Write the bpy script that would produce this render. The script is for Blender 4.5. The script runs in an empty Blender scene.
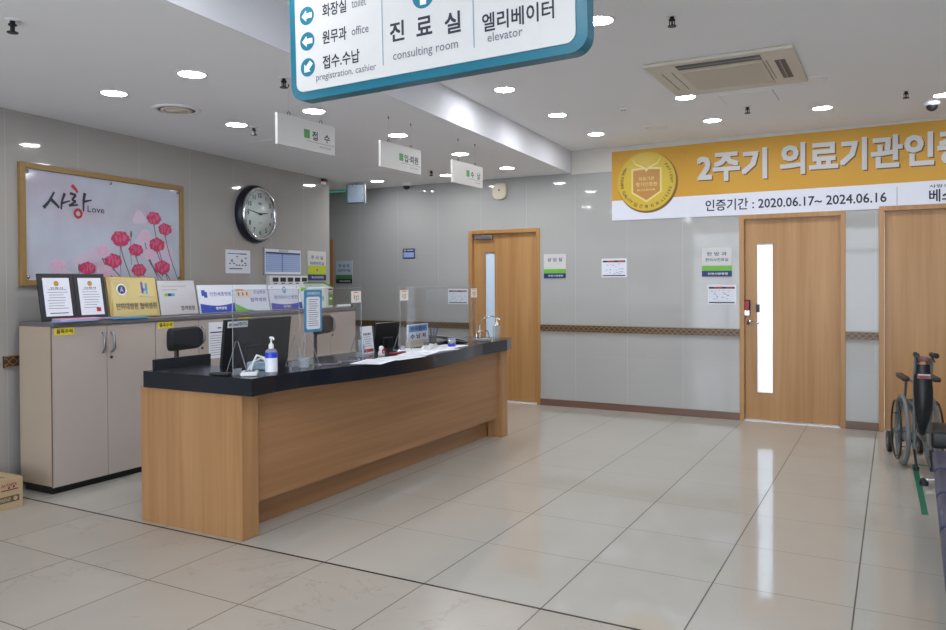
import bpy, bmesh, math, random
from mathutils import Vector, Matrix
random.seed(7)
scene = bpy.context.scene
COL = scene.collection
PI = math.pi

# ------------------------------------------------------------------ materials
def srgb(r, g, b):
    def f(c):
        c /= 255.0
        return c / 12.92 if c <= 0.04045 else ((c + 0.055) / 1.055) ** 2.4
    return (f(r), f(g), f(b), 1.0)

MATS = {}
def mat(name, rgb, rough=0.5, metal=0.0, spec=0.5, noise=0.0, nscale=20.0, bump=0.0, coat=0.0):
    if name in MATS: return MATS[name]
    m = bpy.data.materials.new(name); m.use_nodes = True
    nt = m.node_tree; p = nt.nodes['Principled BSDF']
    c = srgb(*rgb)
    p.inputs['Base Color'].default_value = c
    p.inputs['Roughness'].default_value = rough
    p.inputs['Metallic'].default_value = metal
    p.inputs['Specular IOR Level'].default_value = spec
    p.inputs['Coat Weight'].default_value = coat
    tc = nt.nodes.new('ShaderNodeTexCoord')
    n = nt.nodes.new('ShaderNodeTexNoise'); n.inputs['Scale'].default_value = nscale
    n.inputs['Detail'].default_value = 4
    nt.links.new(tc.outputs['Object'], n.inputs['Vector'])
    amt = noise if noise else 0.02
    r = nt.nodes.new('ShaderNodeMapRange')
    r.inputs['To Min'].default_value = 1 - amt; r.inputs['To Max'].default_value = 1 + amt
    nt.links.new(n.outputs['Fac'], r.inputs['Value'])
    h = nt.nodes.new('ShaderNodeHueSaturation'); h.inputs['Color'].default_value = c
    nt.links.new(r.outputs['Result'], h.inputs['Value'])
    nt.links.new(h.outputs['Color'], p.inputs['Base Color'])
    if bump:
        b = nt.nodes.new('ShaderNodeBump'); b.inputs['Strength'].default_value = bump
        b.inputs['Distance'].default_value = 0.002
        nt.links.new(n.outputs['Fac'], b.inputs['Height']); nt.links.new(b.outputs['Normal'], p.inputs['Normal'])
    MATS[name] = m
    return m

def wood(name, rgb1, rgb2, axis='z', rough=0.4, freq=1.0):
    m = bpy.data.materials.new(name); m.use_nodes = True
    nt = m.node_tree; p = nt.nodes['Principled BSDF']; L = nt.links
    tc = nt.nodes.new('ShaderNodeTexCoord'); mp = nt.nodes.new('ShaderNodeMapping')
    s = {'z': (26, 26, 0.9), 'y': (26, 0.9, 26), 'x': (0.9, 26, 26)}[axis]
    mp.inputs['Scale'].default_value = tuple(v * freq for v in s)
    L.new(tc.outputs['Object'], mp.inputs['Vector'])
    n = nt.nodes.new('ShaderNodeTexNoise'); n.inputs['Scale'].default_value = 1.0; n.inputs['Detail'].default_value = 5
    n.inputs['Distortion'].default_value = 0.6
    L.new(mp.outputs['Vector'], n.inputs['Vector'])
    mp2 = nt.nodes.new('ShaderNodeMapping'); mp2.inputs['Scale'].default_value = tuple(v * 0.22 for v in s)
    L.new(tc.outputs['Object'], mp2.inputs['Vector'])
    n2 = nt.nodes.new('ShaderNodeTexNoise'); n2.inputs['Scale'].default_value = 1.0; n2.inputs['Detail'].default_value = 2
    L.new(mp2.outputs['Vector'], n2.inputs['Vector'])
    ad = nt.nodes.new('ShaderNodeMath'); ad.operation = 'ADD'
    L.new(n.outputs['Fac'], ad.inputs[0]); L.new(n2.outputs['Fac'], ad.inputs[1])
    cr = nt.nodes.new('ShaderNodeMapRange'); cr.inputs['From Min'].default_value = 0.7; cr.inputs['From Max'].default_value = 1.3
    L.new(ad.outputs[0], cr.inputs['Value'])
    mx = nt.nodes.new('ShaderNodeMix'); mx.data_type = 'RGBA'
    mx.inputs['A'].default_value = srgb(*rgb1); mx.inputs['B'].default_value = srgb(*rgb2)
    L.new(cr.outputs['Result'], mx.inputs['Factor']); L.new(mx.outputs['Result'], p.inputs['Base Color'])
    p.inputs['Roughness'].default_value = rough
    MATS[name] = m
    return m

def M_(nt, op, a, b=None, c=None):
    n = nt.nodes.new('ShaderNodeMath'); n.operation = op
    for i, v in enumerate((a, b, c)):
        if v is None: continue
        if isinstance(v, (int, float)): n.inputs[i].default_value = v
        else: nt.links.new(v, n.inputs[i])
    return n.outputs[0]

def tiles(name, base, grout, ax, offs, size, w, rough=0.08, vein=0.0, tone=0.02, vein_rgb=(150, 130, 115), spec=0.5, mottle=0.03, galpha=(1, 1)):
    """tile grid over two object axes: ax = (i, j), offs = one joint's place on each, size = pitch, w = joint widths"""
    m = bpy.data.materials.new(name); m.use_nodes = True
    nt = m.node_tree; p = nt.nodes['Principled BSDF']; L = nt.links
    tc = nt.nodes.new('ShaderNodeTexCoord'); sp = nt.nodes.new('ShaderNodeSeparateXYZ')
    L.new(tc.outputs['Object'], sp.inputs[0])
    lines = []; ids = []
    for k in (0, 1):
        u = M_(nt, 'DIVIDE', M_(nt, 'SUBTRACT', sp.outputs[ax[k]], offs[k]), size[k])
        fr = M_(nt, 'FRACT', u)
        d = M_(nt, 'MINIMUM', fr, M_(nt, 'SUBTRACT', 1.0, fr))
        lines.append(M_(nt, 'MULTIPLY', M_(nt, 'LESS_THAN', d, w[k] / size[k] / 2), galpha[k]))
        ids.append(M_(nt, 'FLOOR', u))
    g = M_(nt, 'MAXIMUM', lines[0], lines[1])
    cb = nt.nodes.new('ShaderNodeCombineXYZ'); L.new(ids[0], cb.inputs[0]); L.new(ids[1], cb.inputs[1])
    wn = nt.nodes.new('ShaderNodeTexWhiteNoise'); L.new(cb.outputs[0], wn.inputs['Vector'])
    tn = M_(nt, 'MULTIPLY_ADD', wn.outputs['Value'], 2 * tone, 1 - tone)
    n = nt.nodes.new('ShaderNodeTexNoise'); n.inputs['Scale'].default_value = 3.5; n.inputs['Detail'].default_value = 6
    L.new(tc.outputs['Object'], n.inputs['Vector'])
    mo = M_(nt, 'MULTIPLY_ADD', n.outputs['Fac'], 2 * mottle, 1 - mottle)
    h = nt.nodes.new('ShaderNodeHueSaturation'); h.inputs['Color'].default_value = srgb(*base)
    L.new(M_(nt, 'MULTIPLY', tn, mo), h.inputs['Value'])
    colr = h.outputs['Color']
    if vein:
        v = nt.nodes.new('ShaderNodeTexNoise'); v.inputs['Scale'].default_value = 1.6; v.inputs['Detail'].default_value = 7
        v.inputs['Roughness'].default_value = 0.62; v.inputs['Distortion'].default_value = 1.2
        L.new(tc.outputs['Object'], v.inputs['Vector'])
        a = M_(nt, 'ABSOLUTE', M_(nt, 'SUBTRACT', v.outputs['Fac'], 0.5))
        f = M_(nt, 'MULTIPLY', M_(nt, 'SUBTRACT', 1.0, M_(nt, 'MINIMUM', M_(nt, 'DIVIDE', a, 0.012), 1.0)), vein)
        n3 = nt.nodes.new('ShaderNodeTexNoise'); n3.inputs['Scale'].default_value = 2.3
        L.new(tc.outputs['Object'], n3.inputs['Vector'])
        f = M_(nt, 'MULTIPLY', f, M_(nt, 'GREATER_THAN', n3.outputs['Fac'], 0.52))
        mv = nt.nodes.new('ShaderNodeMix'); mv.data_type = 'RGBA'
        L.new(f, mv.inputs['Factor']); L.new(colr, mv.inputs['A']); mv.inputs['B'].default_value = srgb(*vein_rgb)
        colr = mv.outputs['Result']
    mx = nt.nodes.new('ShaderNodeMix'); mx.data_type = 'RGBA'
    L.new(g, mx.inputs['Factor']); L.new(colr, mx.inputs['A']); mx.inputs['B'].default_value = srgb(*grout)
    L.new(mx.outputs['Result'], p.inputs['Base Color'])
    L.new(M_(nt, 'MULTIPLY_ADD', g, 0.5, rough), p.inputs['Roughness'])
    p.inputs['Specular IOR Level'].default_value = spec
    MATS[name] = m
    return m

def emit(name, rgb, strength):
    m = bpy.data.materials.new(name); m.use_nodes = True
    nt = m.node_tree; nt.nodes.remove(nt.nodes['Principled BSDF'])
    e = nt.nodes.new('ShaderNodeEmission'); e.inputs['Color'].default_value = srgb(*rgb); e.inputs['Strength'].default_value = strength
    nt.links.new(e.outputs[0], nt.nodes['Material Output'].inputs[0])
    MATS[name] = m
    return m

def clear(name, rgb, gloss=1.0, rough=0.03, haze=0.0):
    m = bpy.data.materials.new(name); m.use_nodes = True
    nt = m.node_tree; nt.nodes.remove(nt.nodes['Principled BSDF'])
    t = nt.nodes.new('ShaderNodeBsdfTransparent'); t.inputs['Color'].default_value = srgb(*rgb)
    g = nt.nodes.new('ShaderNodeBsdfGlossy'); g.inputs['Roughness'].default_value = rough
    f = nt.nodes.new('ShaderNodeLayerWeight'); f.inputs['Blend'].default_value = 0.5
    mx = nt.nodes.new('ShaderNodeMixShader')
    nt.links.new(M_(nt, 'MULTIPLY', M_(nt, 'MULTIPLY_ADD', M_(nt, 'POWER', f.outputs['Facing'], 5.0), 0.6, 0.03), gloss), mx.inputs[0])
    nt.links.new(t.outputs[0], mx.inputs[1]); nt.links.new(g.outputs[0], mx.inputs[2])
    out = mx.outputs[0]
    if haze:
        d = nt.nodes.new('ShaderNodeBsdfDiffuse'); d.inputs['Color'].default_value = srgb(225, 228, 232)
        m2 = nt.nodes.new('ShaderNodeMixShader'); m2.inputs[0].default_value = haze
        nt.links.new(out, m2.inputs[1]); nt.links.new(d.outputs[0], m2.inputs[2]); out = m2.outputs[0]
    nt.links.new(out, nt.nodes['Material Output'].inputs[0])
    MATS[name] = m
    return m

def frosted(name, rgb):
    m = bpy.data.materials.new(name); m.use_nodes = True
    nt = m.node_tree; nt.nodes.remove(nt.nodes['Principled BSDF'])
    t = nt.nodes.new('ShaderNodeBsdfTranslucent'); t.inputs['Color'].default_value = srgb(*rgb)
    g = nt.nodes.new('ShaderNodeBsdfGlossy'); g.inputs['Roughness'].default_value = 0.2
    mx = nt.nodes.new('ShaderNodeMixShader'); mx.inputs[0].default_value = 0.05
    nt.links.new(t.outputs[0], mx.inputs[1]); nt.links.new(g.outputs[0], mx.inputs[2])
    nt.links.new(mx.outputs[0], nt.nodes['Material Output'].inputs[0])
    MATS[name] = m
    return m

def watercolour(name):
    m = bpy.data.materials.new(name); m.use_nodes = True
    nt = m.node_tree; p = nt.nodes['Principled BSDF']; L = nt.links
    tc = nt.nodes.new('ShaderNodeTexCoord')
    n = nt.nodes.new('ShaderNodeTexNoise'); n.inputs['Scale'].default_value = 1.7; n.inputs['Detail'].default_value = 5
    L.new(tc.outputs['Object'], n.inputs['Vector'])
    cr = nt.nodes.new('ShaderNodeValToRGB')
    e = cr.color_ramp.elements
    e[0].position = 0.3; e[0].color = srgb(176, 162, 178); e[1].position = 0.66; e[1].color = srgb(186, 194, 208)
    x = cr.color_ramp.elements.new(0.48); x.color = srgb(178, 182, 198)
    L.new(n.outputs['Fac'], cr.inputs[0]); L.new(cr.outputs[0], p.inputs['Base Color'])
    p.inputs['Roughness'].default_value = 0.06
    MATS[name] = m
    return m

floor_m = tiles('polished_floor_tile', (184, 180, 172), (76, 68, 60), (0, 1), (-2.5555, 3.727), (0.6, 0.6), (0.0065, 0.0045), rough=0.07, tone=0.012, mottle=0.03, spec=0.6, galpha=(1.0, 0.85))
floor2_m = tiles('marble_floor_tile', (174, 167, 158), (78, 70, 62), (0, 1), (-2.5555, 2.5), (0.6, 0.6), (0.007, 0.007), rough=0.26, tone=0.03, mottle=0.07, vein=0.26, vein_rgb=(136, 120, 106), galpha=(0.85, 0.85))
wallb_m = tiles('wall_tile', (171, 170, 168), (186, 187, 186), (0, 2), (-3.162, 1.18), (0.6, 0.6), (0.005, 0.003), rough=0.05, tone=0.012, mottle=0.015, spec=0.5, galpha=(0.5, 0.3))
walll_m = tiles('wall_tile_left', (166, 162, 158), (176, 173, 170), (0, 2), (0.0, 0.566), (0.6, 0.6), (0.005, 0.003), rough=0.05, tone=0.012, mottle=0.015, spec=0.5, galpha=(0.5, 0.3))
ceil_m = mat('ceiling_paint', (238, 238, 240), 0.75, noise=0.01, nscale=3)
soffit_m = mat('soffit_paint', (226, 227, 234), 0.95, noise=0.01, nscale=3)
door_m = wood('door_wood', (166, 120, 70), (186, 142, 92), 'z', 0.38)
frame_m = wood('door_frame_wood', (160, 114, 64), (184, 138, 84), 'z', 0.35)
ctr_m = wood('counter_wood', (158, 114, 72), (182, 138, 94), 'z', 0.38)
ctrh_m = wood('counter_wood_horizontal', (148, 106, 68), (170, 126, 88), 'y', 0.36)
granite = mat('black_stone', (23, 27, 37), 0.16, noise=0.25, nscale=160)
black = mat('black_plastic', (15, 17, 23), 0.45)
navyblack = mat('dark_fabric', (24, 26, 34), 0.85, noise=0.1, nscale=200, bump=0.2)
base_m = wood('baseboard_wood', (92, 66, 54), (116, 86, 72), 'x', 0.35)
rail_m = mat('rail_brown', (74, 54, 40), 0.3)
gold = mat('gold_trim', (150, 122, 88), 0.4, metal=0.2)
cab_m = mat('cabinet_laminate', (176, 164, 156), 0.4, noise=0.03, nscale=8)
cabside_m = mat('cabinet_side_laminate', (184, 166, 146), 0.4, noise=0.03, nscale=8)
cabtop_m = mat('grey_worktop', (104, 102, 106), 0.3)
edge_m = mat('brown_edge_band', (110, 88, 70), 0.5)
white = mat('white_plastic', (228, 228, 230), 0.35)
offwhite = mat('offwhite_plastic', (208, 198, 176), 0.4)
paper = mat('white_paper', (226, 229, 238), 0.7)
grey = mat('grey_plastic', (140, 142, 146), 0.4)
dgrey = mat('dark_grey', (62, 64, 70), 0.5)
ink = mat('dark_ink', (34, 36, 52), 0.5)
navy = mat('navy_print', (30, 40, 104), 0.4)
blue = mat('blue_print', (40, 70, 170), 0.4)
lblue = mat('light_blue_print', (150, 172, 220), 0.4)
cyan = mat('cyan_print', (52, 150, 200), 0.4)
green = mat('green_print', (108, 178, 60), 0.4)
dgreen = mat('shaded_green_print', (62, 128, 66), 0.4)
lime = mat('lime_print', (180, 196, 40), 0.4)
red = mat('red_print', (176, 32, 52), 0.4)
pinkp = mat('pink_print', (206, 88, 124), 0.3, noise=0.15, nscale=60)
pinkd = mat('deep_pink_print', (184, 54, 96), 0.3, noise=0.15, nscale=60)
pinkl = mat('pale_pink_print', (214, 158, 186), 0.3, noise=0.1, nscale=60)
stem_m = mat('stem_print', (104, 98, 96), 0.4)
yellow = mat('yellow_label', (230, 208, 40), 0.5)
bann = mat('banner_gold', (204, 152, 40), 0.5, noise=0.05, nscale=2)
bann2 = mat('banner_gold_dark', (196, 144, 40), 0.5)
bannw = mat('banner_white', (222, 224, 236), 0.5)
brown = mat('brown_ink', (112, 76, 38), 0.5)
medal = mat('medal_gold', (206, 176, 44), 0.4, noise=0.06, nscale=6)
medal2 = mat('medal_bronze', (182, 128, 50), 0.4)
teal = mat('teal_plastic', (9, 104, 126), 0.28)
panelw = mat('sign_panel', (204, 203, 202), 0.4)
greytxt = mat('grey_ink', (110, 110, 122), 0.5)
chrome = mat('chrome', (200, 202, 208), 0.18, metal=1.0)
steel = mat('brushed_steel', (150, 152, 158), 0.35, metal=0.9)
greypaint = mat('grey_enamel', (110, 118, 122), 0.35, metal=0.3)
brass = mat('brass_plate', (170, 150, 96), 0.3, metal=0.6)
silver = mat('silver_plate', (186, 186, 194), 0.3, metal=0.7)
woodgold = mat('gilded_wood', (144, 114, 64), 0.4, noise=0.12, nscale=30)
bezel = mat('lamp_bezel', (216, 216, 220), 0.3)
carton = mat('brown_cardboard', (178, 154, 122), 0.8, noise=0.04, nscale=30)
cartond = mat('cardboard_print', (92, 76, 62), 0.8)
leather = mat('navy_leatherette', (40, 52, 84), 0.4, noise=0.05, nscale=60)
tape_m = mat('green_tape', (10, 110, 84), 0.5)
vinyl = mat('black_vinyl', (20, 21, 26), 0.4)
plaid = mat('patterned_cloth', (150, 110, 104), 0.8, noise=0.5, nscale=120)
greenlid = mat('green_box', (84, 140, 62), 0.5)
acr = clear('clear_acrylic', (246, 247, 248), 1.0, haze=0.018)
acr2 = clear('acrylic_edge', (215, 220, 226), 1.5, haze=0.3)
gel = clear('clear_bottle', (240, 244, 248), 1.5, haze=0.22)
frost = frosted('frosted_glass', (235, 240, 246))
lamp_m = emit('lamp_glow', (250, 252, 255), 66.0)
roomlamp_m = emit('room_lamp_glow', (240, 246, 255), 20.0)
exitglow = emit('exit_green_glow', (60, 200, 170), 0.2)
art_m = watercolour('watercolour_print')

# ------------------------------------------------------------------ mesh builder
_tc = {}
def text_mesh(s, bold):
    k = (s, bold)
    if k not in _tc:
        c = bpy.data.curves.new('t', 'FONT'); c.body = s; c.offset = bold; c.resolution_u = 2
        o = bpy.data.objects.new('t', c); COL.objects.link(o)
        bpy.context.view_layer.update()
        me = bpy.data.meshes.new_from_object(o.evaluated_get(bpy.context.evaluated_depsgraph_get()))
        vs = [v.co.copy() for v in me.vertices]; fs = [tuple(p.vertices) for p in me.polygons]
        bpy.data.objects.remove(o); bpy.data.curves.remove(c); bpy.data.meshes.remove(me)
        _tc[k] = (vs, fs)
    return _tc[k]

class MB:
    def __init__(s, m=None):
        s.bm = bmesh.new(); s.mats = []; s.cur = 0; s.T = Matrix()
        if m: s.use(m)
    def use(s, m):
        if m not in s.mats: s.mats.append(m)
        s.cur = s.mats.index(m); return s
    def add(s, vs, fs, smooth=False):
        V = [s.bm.verts.new(s.T @ Vector(v)) for v in vs]
        for f in fs:
            try:
                F = s.bm.faces.new([V[i] for i in f]); F.material_index = s.cur; F.smooth = smooth
            except ValueError: pass
        return s
    def box(s, x0, x1, y0, y1, z0, z1, bev=0.0, seg=2):
        if bev:
            b = bmesh.new(); bmesh.ops.create_cube(b, size=1)
            for v in b.verts:
                v.co = Vector(((x0 + x1) / 2 + v.co.x * (x1 - x0), (y0 + y1) / 2 + v.co.y * (y1 - y0), (z0 + z1) / 2 + v.co.z * (z1 - z0)))
            bmesh.ops.bevel(b, geom=list(b.edges), offset=bev, segments=seg, affect='EDGES', profile=0.5)
            b.verts.index_update()
            vs = [v.co.copy() for v in b.verts]; fs = [tuple(v.index for v in f.verts) for f in b.faces]; b.free()
            return s.add(vs, fs, seg > 2)
        v = [(x, y, z) for x in (x0, x1) for y in (y0, y1) for z in (z0, z1)]
        return s.add(v, [(0, 1, 3, 2), (4, 6, 7, 5), (0, 4, 5, 1), (2, 3, 7, 6), (0, 2, 6, 4), (1, 5, 7, 3)])
    def prism(s, pts, lo, hi, axis='z', smooth=False):
        """extrude a polygon: axis z: pts (x,y); axis y: pts (x,z); axis x: pts (y,z)"""
        def P(a, b, h): return (a, b, h) if axis == 'z' else ((a, h, b) if axis == 'y' else (h, a, b))
        n = len(pts)
        ar = sum(pts[i][0] * pts[(i + 1) % n][1] - pts[(i + 1) % n][0] * pts[i][1] for i in range(n))
        if (ar < 0) != (axis == 'y'): pts = pts[::-1]
        v = [P(a, b, lo) for a, b in pts] + [P(a, b, hi) for a, b in pts]
        s.add(v, [tuple(range(n))[::-1], tuple(range(n, 2 * n))])
        V = [P(a, b, lo) for a, b in pts] + [P(a, b, hi) for a, b in pts]
        return s.add(V, [(i, (i + 1) % n, n + (i + 1) % n, n + i) for i in range(n)], smooth)
    def tube(s, pts, r, n=8, closed=False, caps=True):
        pts = [Vector(p) for p in pts]; k = len(pts)
        rr = r if isinstance(r, (list, tuple)) else [r] * k
        rings = []; up = None
        for i, p in enumerate(pts):
            if closed: d = pts[(i + 1) % k] - pts[i - 1]
            else: d = pts[min(i + 1, k - 1)] - pts[max(i - 1, 0)]
            if d.length < 1e-9: d = Vector((0, 0, 1))
            d.normalize()
            if up is None: up = Vector((0, 0, 1)) if abs(d.z) < 0.9 else Vector((1, 0, 0))
            a = d.cross(up); a.normalize(); b = a.cross(d); up = b
            rings.append([p + a * math.cos(2 * PI * j / n) * rr[i] + b * math.sin(2 * PI * j / n) * rr[i] for j in range(n)])
        vs = [v for rg in rings for v in rg]; fs = []
        for i in range(k if closed else k - 1):
            i2 = (i + 1) % k
            for j in range(n): fs.append((i * n + j, i * n + (j + 1) % n, i2 * n + (j + 1) % n, i2 * n + j))
        s.add(vs, fs, True)
        if caps and not closed: s.add(rings[0], [tuple(range(n))]); s.add(rings[-1], [tuple(range(n))[::-1]])
        return s
    def lathe(s, prof, c=(0, 0, 0), axis='z', n=24, smooth=True):
        """prof: (radius, height) pairs"""
        c = Vector(c); vs = []; fs = []
        for r, h in prof:
            for j in range(n):
                a = 2 * PI * j / n; u, v = r * math.cos(a), r * math.sin(a)
                vs.append(c + Vector({'z': (u, v, h), 'y': (u, h, v), 'x': (h, u, v)}[axis]))
        for i in range(len(prof) - 1):
            for j in range(n): fs.append((i * n + j, i * n + (j + 1) % n, (i + 1) * n + (j + 1) % n, (i + 1) * n + j))
        s.add(vs, fs, smooth)
        for i in (0, -1):
            if prof[i][0] > 1e-5:
                o = (len(prof) - 1) * n if i else 0
                s.add(vs[o:o + n], [tuple(range(n))])
        return s
    def rect(s, x0, x1, z0, z1, y):          # a flat print facing -y
        return s.add([(x0, y, z0), (x1, y, z0), (x1, y, z1), (x0, y, z1)], [(0, 1, 2, 3)])
    def disc(s, x, z, r, y, n=28, rz=None):
        rz = rz or r
        return s.add([(x + r * math.cos(2 * PI * j / n), y, z + rz * math.sin(2 * PI * j / n)) for j in range(n)], [tuple(range(n))])
    def poly(s, pts, y): return s.add([(a, y, b) for a, b in pts], [tuple(range(len(pts)))])
    def text(s, t, x, z, w=None, h=None, y=0.0, bold=0.0, rot=0.0, depth=0.0, tilt=0.0):
        vs, fs = text_mesh(t, 0.0)
        if not vs: return s
        x0 = min(v.x for v in vs); x1 = max(v.x for v in vs); z0 = min(v.y for v in vs); z1 = max(v.y for v in vs)
        sx = w / (x1 - x0) if w else None; sz = h / (z1 - z0) if h else None
        sx = sx or sz; sz = sz or sx
        cx, cz = (x0 + x1) / 2, (z0 + z1) / 2; ca, sa = math.cos(rot), math.sin(rot)
        out = []
        for p, q, e in ([(0, 0, 0)] if not bold else [(-1, -1, 0), (1, -1, 1), (1, 1, 2), (-1, 1, 3), (0, 0, 4)]):
            out = []
            for v in vs:
                a, b = (v.x - cx + p * bold * .7) * sx, (v.y - cz + q * bold * .7) * sz
                out.append((x + a * ca - b * sa, y - e * 0.00003, z + a * sa + b * ca))
            s.add(out, fs)
        return s
    def build(s, name, parent=None, label=None):
        bmesh.ops.recalc_face_normals(s.bm, faces=[f for f in s.bm.faces if len(f.verts) >= 3 and False] or [])
        me = bpy.data.meshes.new(name); s.bm.to_mesh(me); s.bm.free()
        for m in s.mats: me.materials.append(m)
        o = bpy.data.objects.new(name, me); COL.objects.link(o)
        if parent is not None: o.parent = parent
        if label: o['label'] = label
        return o

def thing(name, label, cat, loc=(0, 0, 0), rz=0.0, group=None, rx=0.0, ry=0.0):
    o = bpy.data.objects.new(name, None); COL.objects.link(o)
    o.empty_display_size = 0.1
    o.location = loc; o.rotation_euler = (rx, ry, rz)
    o['label'] = label; o['category'] = cat
    if group: o['group'] = group
    return o
def tag(o, label, cat, group=None, loc=None, rz=None):
    o['label'] = label; o['category'] = cat
    if group: o['group'] = group
    if loc is not None: o.location = loc
    if rz is not None: o.rotation_euler = (0, 0, rz)
    return o
def struct(name, mb, parent=None):
    o = mb.build(name, parent)
    if parent is None: o['kind'] = 'structure'
    return o
def sthing(name, loc=(0, 0, 0), rz=0.0):
    o = bpy.data.objects.new(name, None); COL.objects.link(o); o.location = loc; o.rotation_euler = (0, 0, rz)
    o['kind'] = 'structure'; return o
def dup(root, loc, rz=None, label=None, group=None):
    r = root.copy(); COL.objects.link(r); r.location = loc
    if rz is not None: r.rotation_euler = (0, 0, rz)
    if label: r['label'] = label
    if group: r['group'] = group
    for ch in list(root.children):
        c = ch.copy(); COL.objects.link(c); c.parent = r
        for g in list(ch.children):
            d = g.copy(); COL.objects.link(d); d.parent = c
    return r

# frames of reference: the left wall is skewed 7 degrees to the tile grid
WD = Vector((-0.1211, 0.9926, 0)); WN = Vector((0.9926, 0.1211, 0)); WO = Vector((-5.395, 3.15, 0))
WROT = PI / 2 + math.atan2(0.1211, 0.9926)
def lw(s, z, off=0.0):
    p = WO + WD * s + WN * off; return (p.x, p.y, z)
BY = 8.2                                   # the door wall
ZH, ZL = 2.89, 2.64                        # the two ceiling heights
def soff(y): return -2.57 - 0.0795 * y     # edge of the lowered ceiling

# ------------------------------------------------------------------ setting
struct('floor', MB(floor_m).box(-10, 4.2, 3.3, 8.2, -0.1, 0))
floor3_m = tiles('polished_floor_tile_cut', (184, 180, 172), (76, 68, 60), (0, 1), (-2.5555, 3.427), (0.6, 0.6), (0.0065, 0.0045), rough=0.07, tone=0.012, mottle=0.03, spec=0.6, galpha=(1.0, 0.85))
struct('floor.002', MB(floor3_m).box(-10, 4.2, 3.08, 3.3, -0.1, 0))
struct('floor.001', MB(floor2_m).box(-10, 4.2, -3.4, 3.08, -0.1, 0))
tag(MB(mat('dark_brass', (70, 66, 66), 0.25, metal=0.8)).box(-5.3, 4.0, -0.006, 0.006, 0, 0.0015).build('divider_strip'),
    'thin dark metal strip set across the floor between plain tiles and veined marble tiles', 'strip', loc=(0, 3.08, 0))
struct('ceiling', MB(ceil_m).prism([(soff(-3.4), -3.4), (soff(8.2), 8.2), (-10, 8.2), (-10, -3.4)], ZL, 3.0))
struct('ceiling.001', MB(ceil_m).prism([(soff(-3.4) + 0.013, -3.4), (4.2, -3.4), (4.2, 8.2), (soff(8.2) + 0.013, 8.2)], ZH, 3.0))
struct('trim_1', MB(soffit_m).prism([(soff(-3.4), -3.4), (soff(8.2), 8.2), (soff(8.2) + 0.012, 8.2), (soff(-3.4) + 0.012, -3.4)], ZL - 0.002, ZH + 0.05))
# left wall, in its own skewed frame: local x runs along the wall
wl = MB(walll_m).box(-7.0, 4.13, 0, 0.15, 0, ZL); wl = struct('wall_left', wl)
wl.location = WO; wl.rotation_euler = (0, 0, WROT)
# door wall with its openings
DO = [(-7.5, -6.6, 2.0), (-4.53, -3.593, 2.04), (-1.389, -0.417, 2.085), (-0.135, 0.84, 2.11)]
wb = MB(wallb_m); x = -10.0
for a, b, h in DO:
    wb.box(x, a, BY, BY + 0.15, 0, 3.0); wb.box(a, b, BY, BY + 0.15, h, 3.0); x = b
wb.box(x, 4.2, BY, BY + 0.15, 0, 3.0)
struct('wall_back', wb)
plainwall = mat('side_wall_paint', (200, 200, 198), 0.5)
struct('wall_right', MB(plainwall).box(4.2, 4.35, -3.4, 8.35, 0, 3.0))
struct('wall_corridor', MB(plainwall).box(-10.15, -10, -3.4, 8.35, 0, 3.0))
wf = MB(mat('entrance_wall', (150, 150, 148), 0.5))
wf.box(-10, -4.8, -3.55, -3.4, 0, 3.0).box(-4.8, 4.2, -3.55, -3.4, 2.6, 3.0)
struct('wall_front', wf)
ent = MB(steel)
for k in range(9): ent.box(-4.8 + 1.119 * k, -4.75 + 1.119 * k, -3.5, -3.44, 0, 2.6)
ent.box(-4.8, 4.2, -3.5, -3.44, 2.05, 2.12).box(-4.8, 4.2, -3.5, -3.44, 0, 0.08)
struct('window_1', ent)  # unseen glass entrance, widened across the front to let in fill daylight
# rooms behind the door wall
rm = MB(plainwall)
rm.box(-10, 4.2, 11.5, 11.6, 0, 3.0).box(-10, 4.2, 8.35, 11.5, 2.7, 2.8).box(-10.1, -10, 8.35, 11.5, 0, 2.8).box(4.2, 4.3, 8.35, 11.5, 0, 2.8)
rm.box(-10, 4.2, 8.2, 11.5, -0.1, -0.001).box(-2.9, -2.8, 8.35, 11.5, 0, 2.7)
struct('wall_rooms', rm)
for i, (x0, x1, lm) in enumerate(((-5.0, -3.7, emit('dim_room_lamp', (226, 240, 255), 7.0)), (-2.0, -0.4, roomlamp_m))):
    o = MB(lm).box(x0, x1, 9.1, 10.2, 2.68, 2.699).build('ceiling_light_panel')
    tag(o, ['light panel glowing behind the frosted strip of the far left door', 'light panel glowing behind the bright frosted strip of the middle door'][i], 'light')

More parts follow.
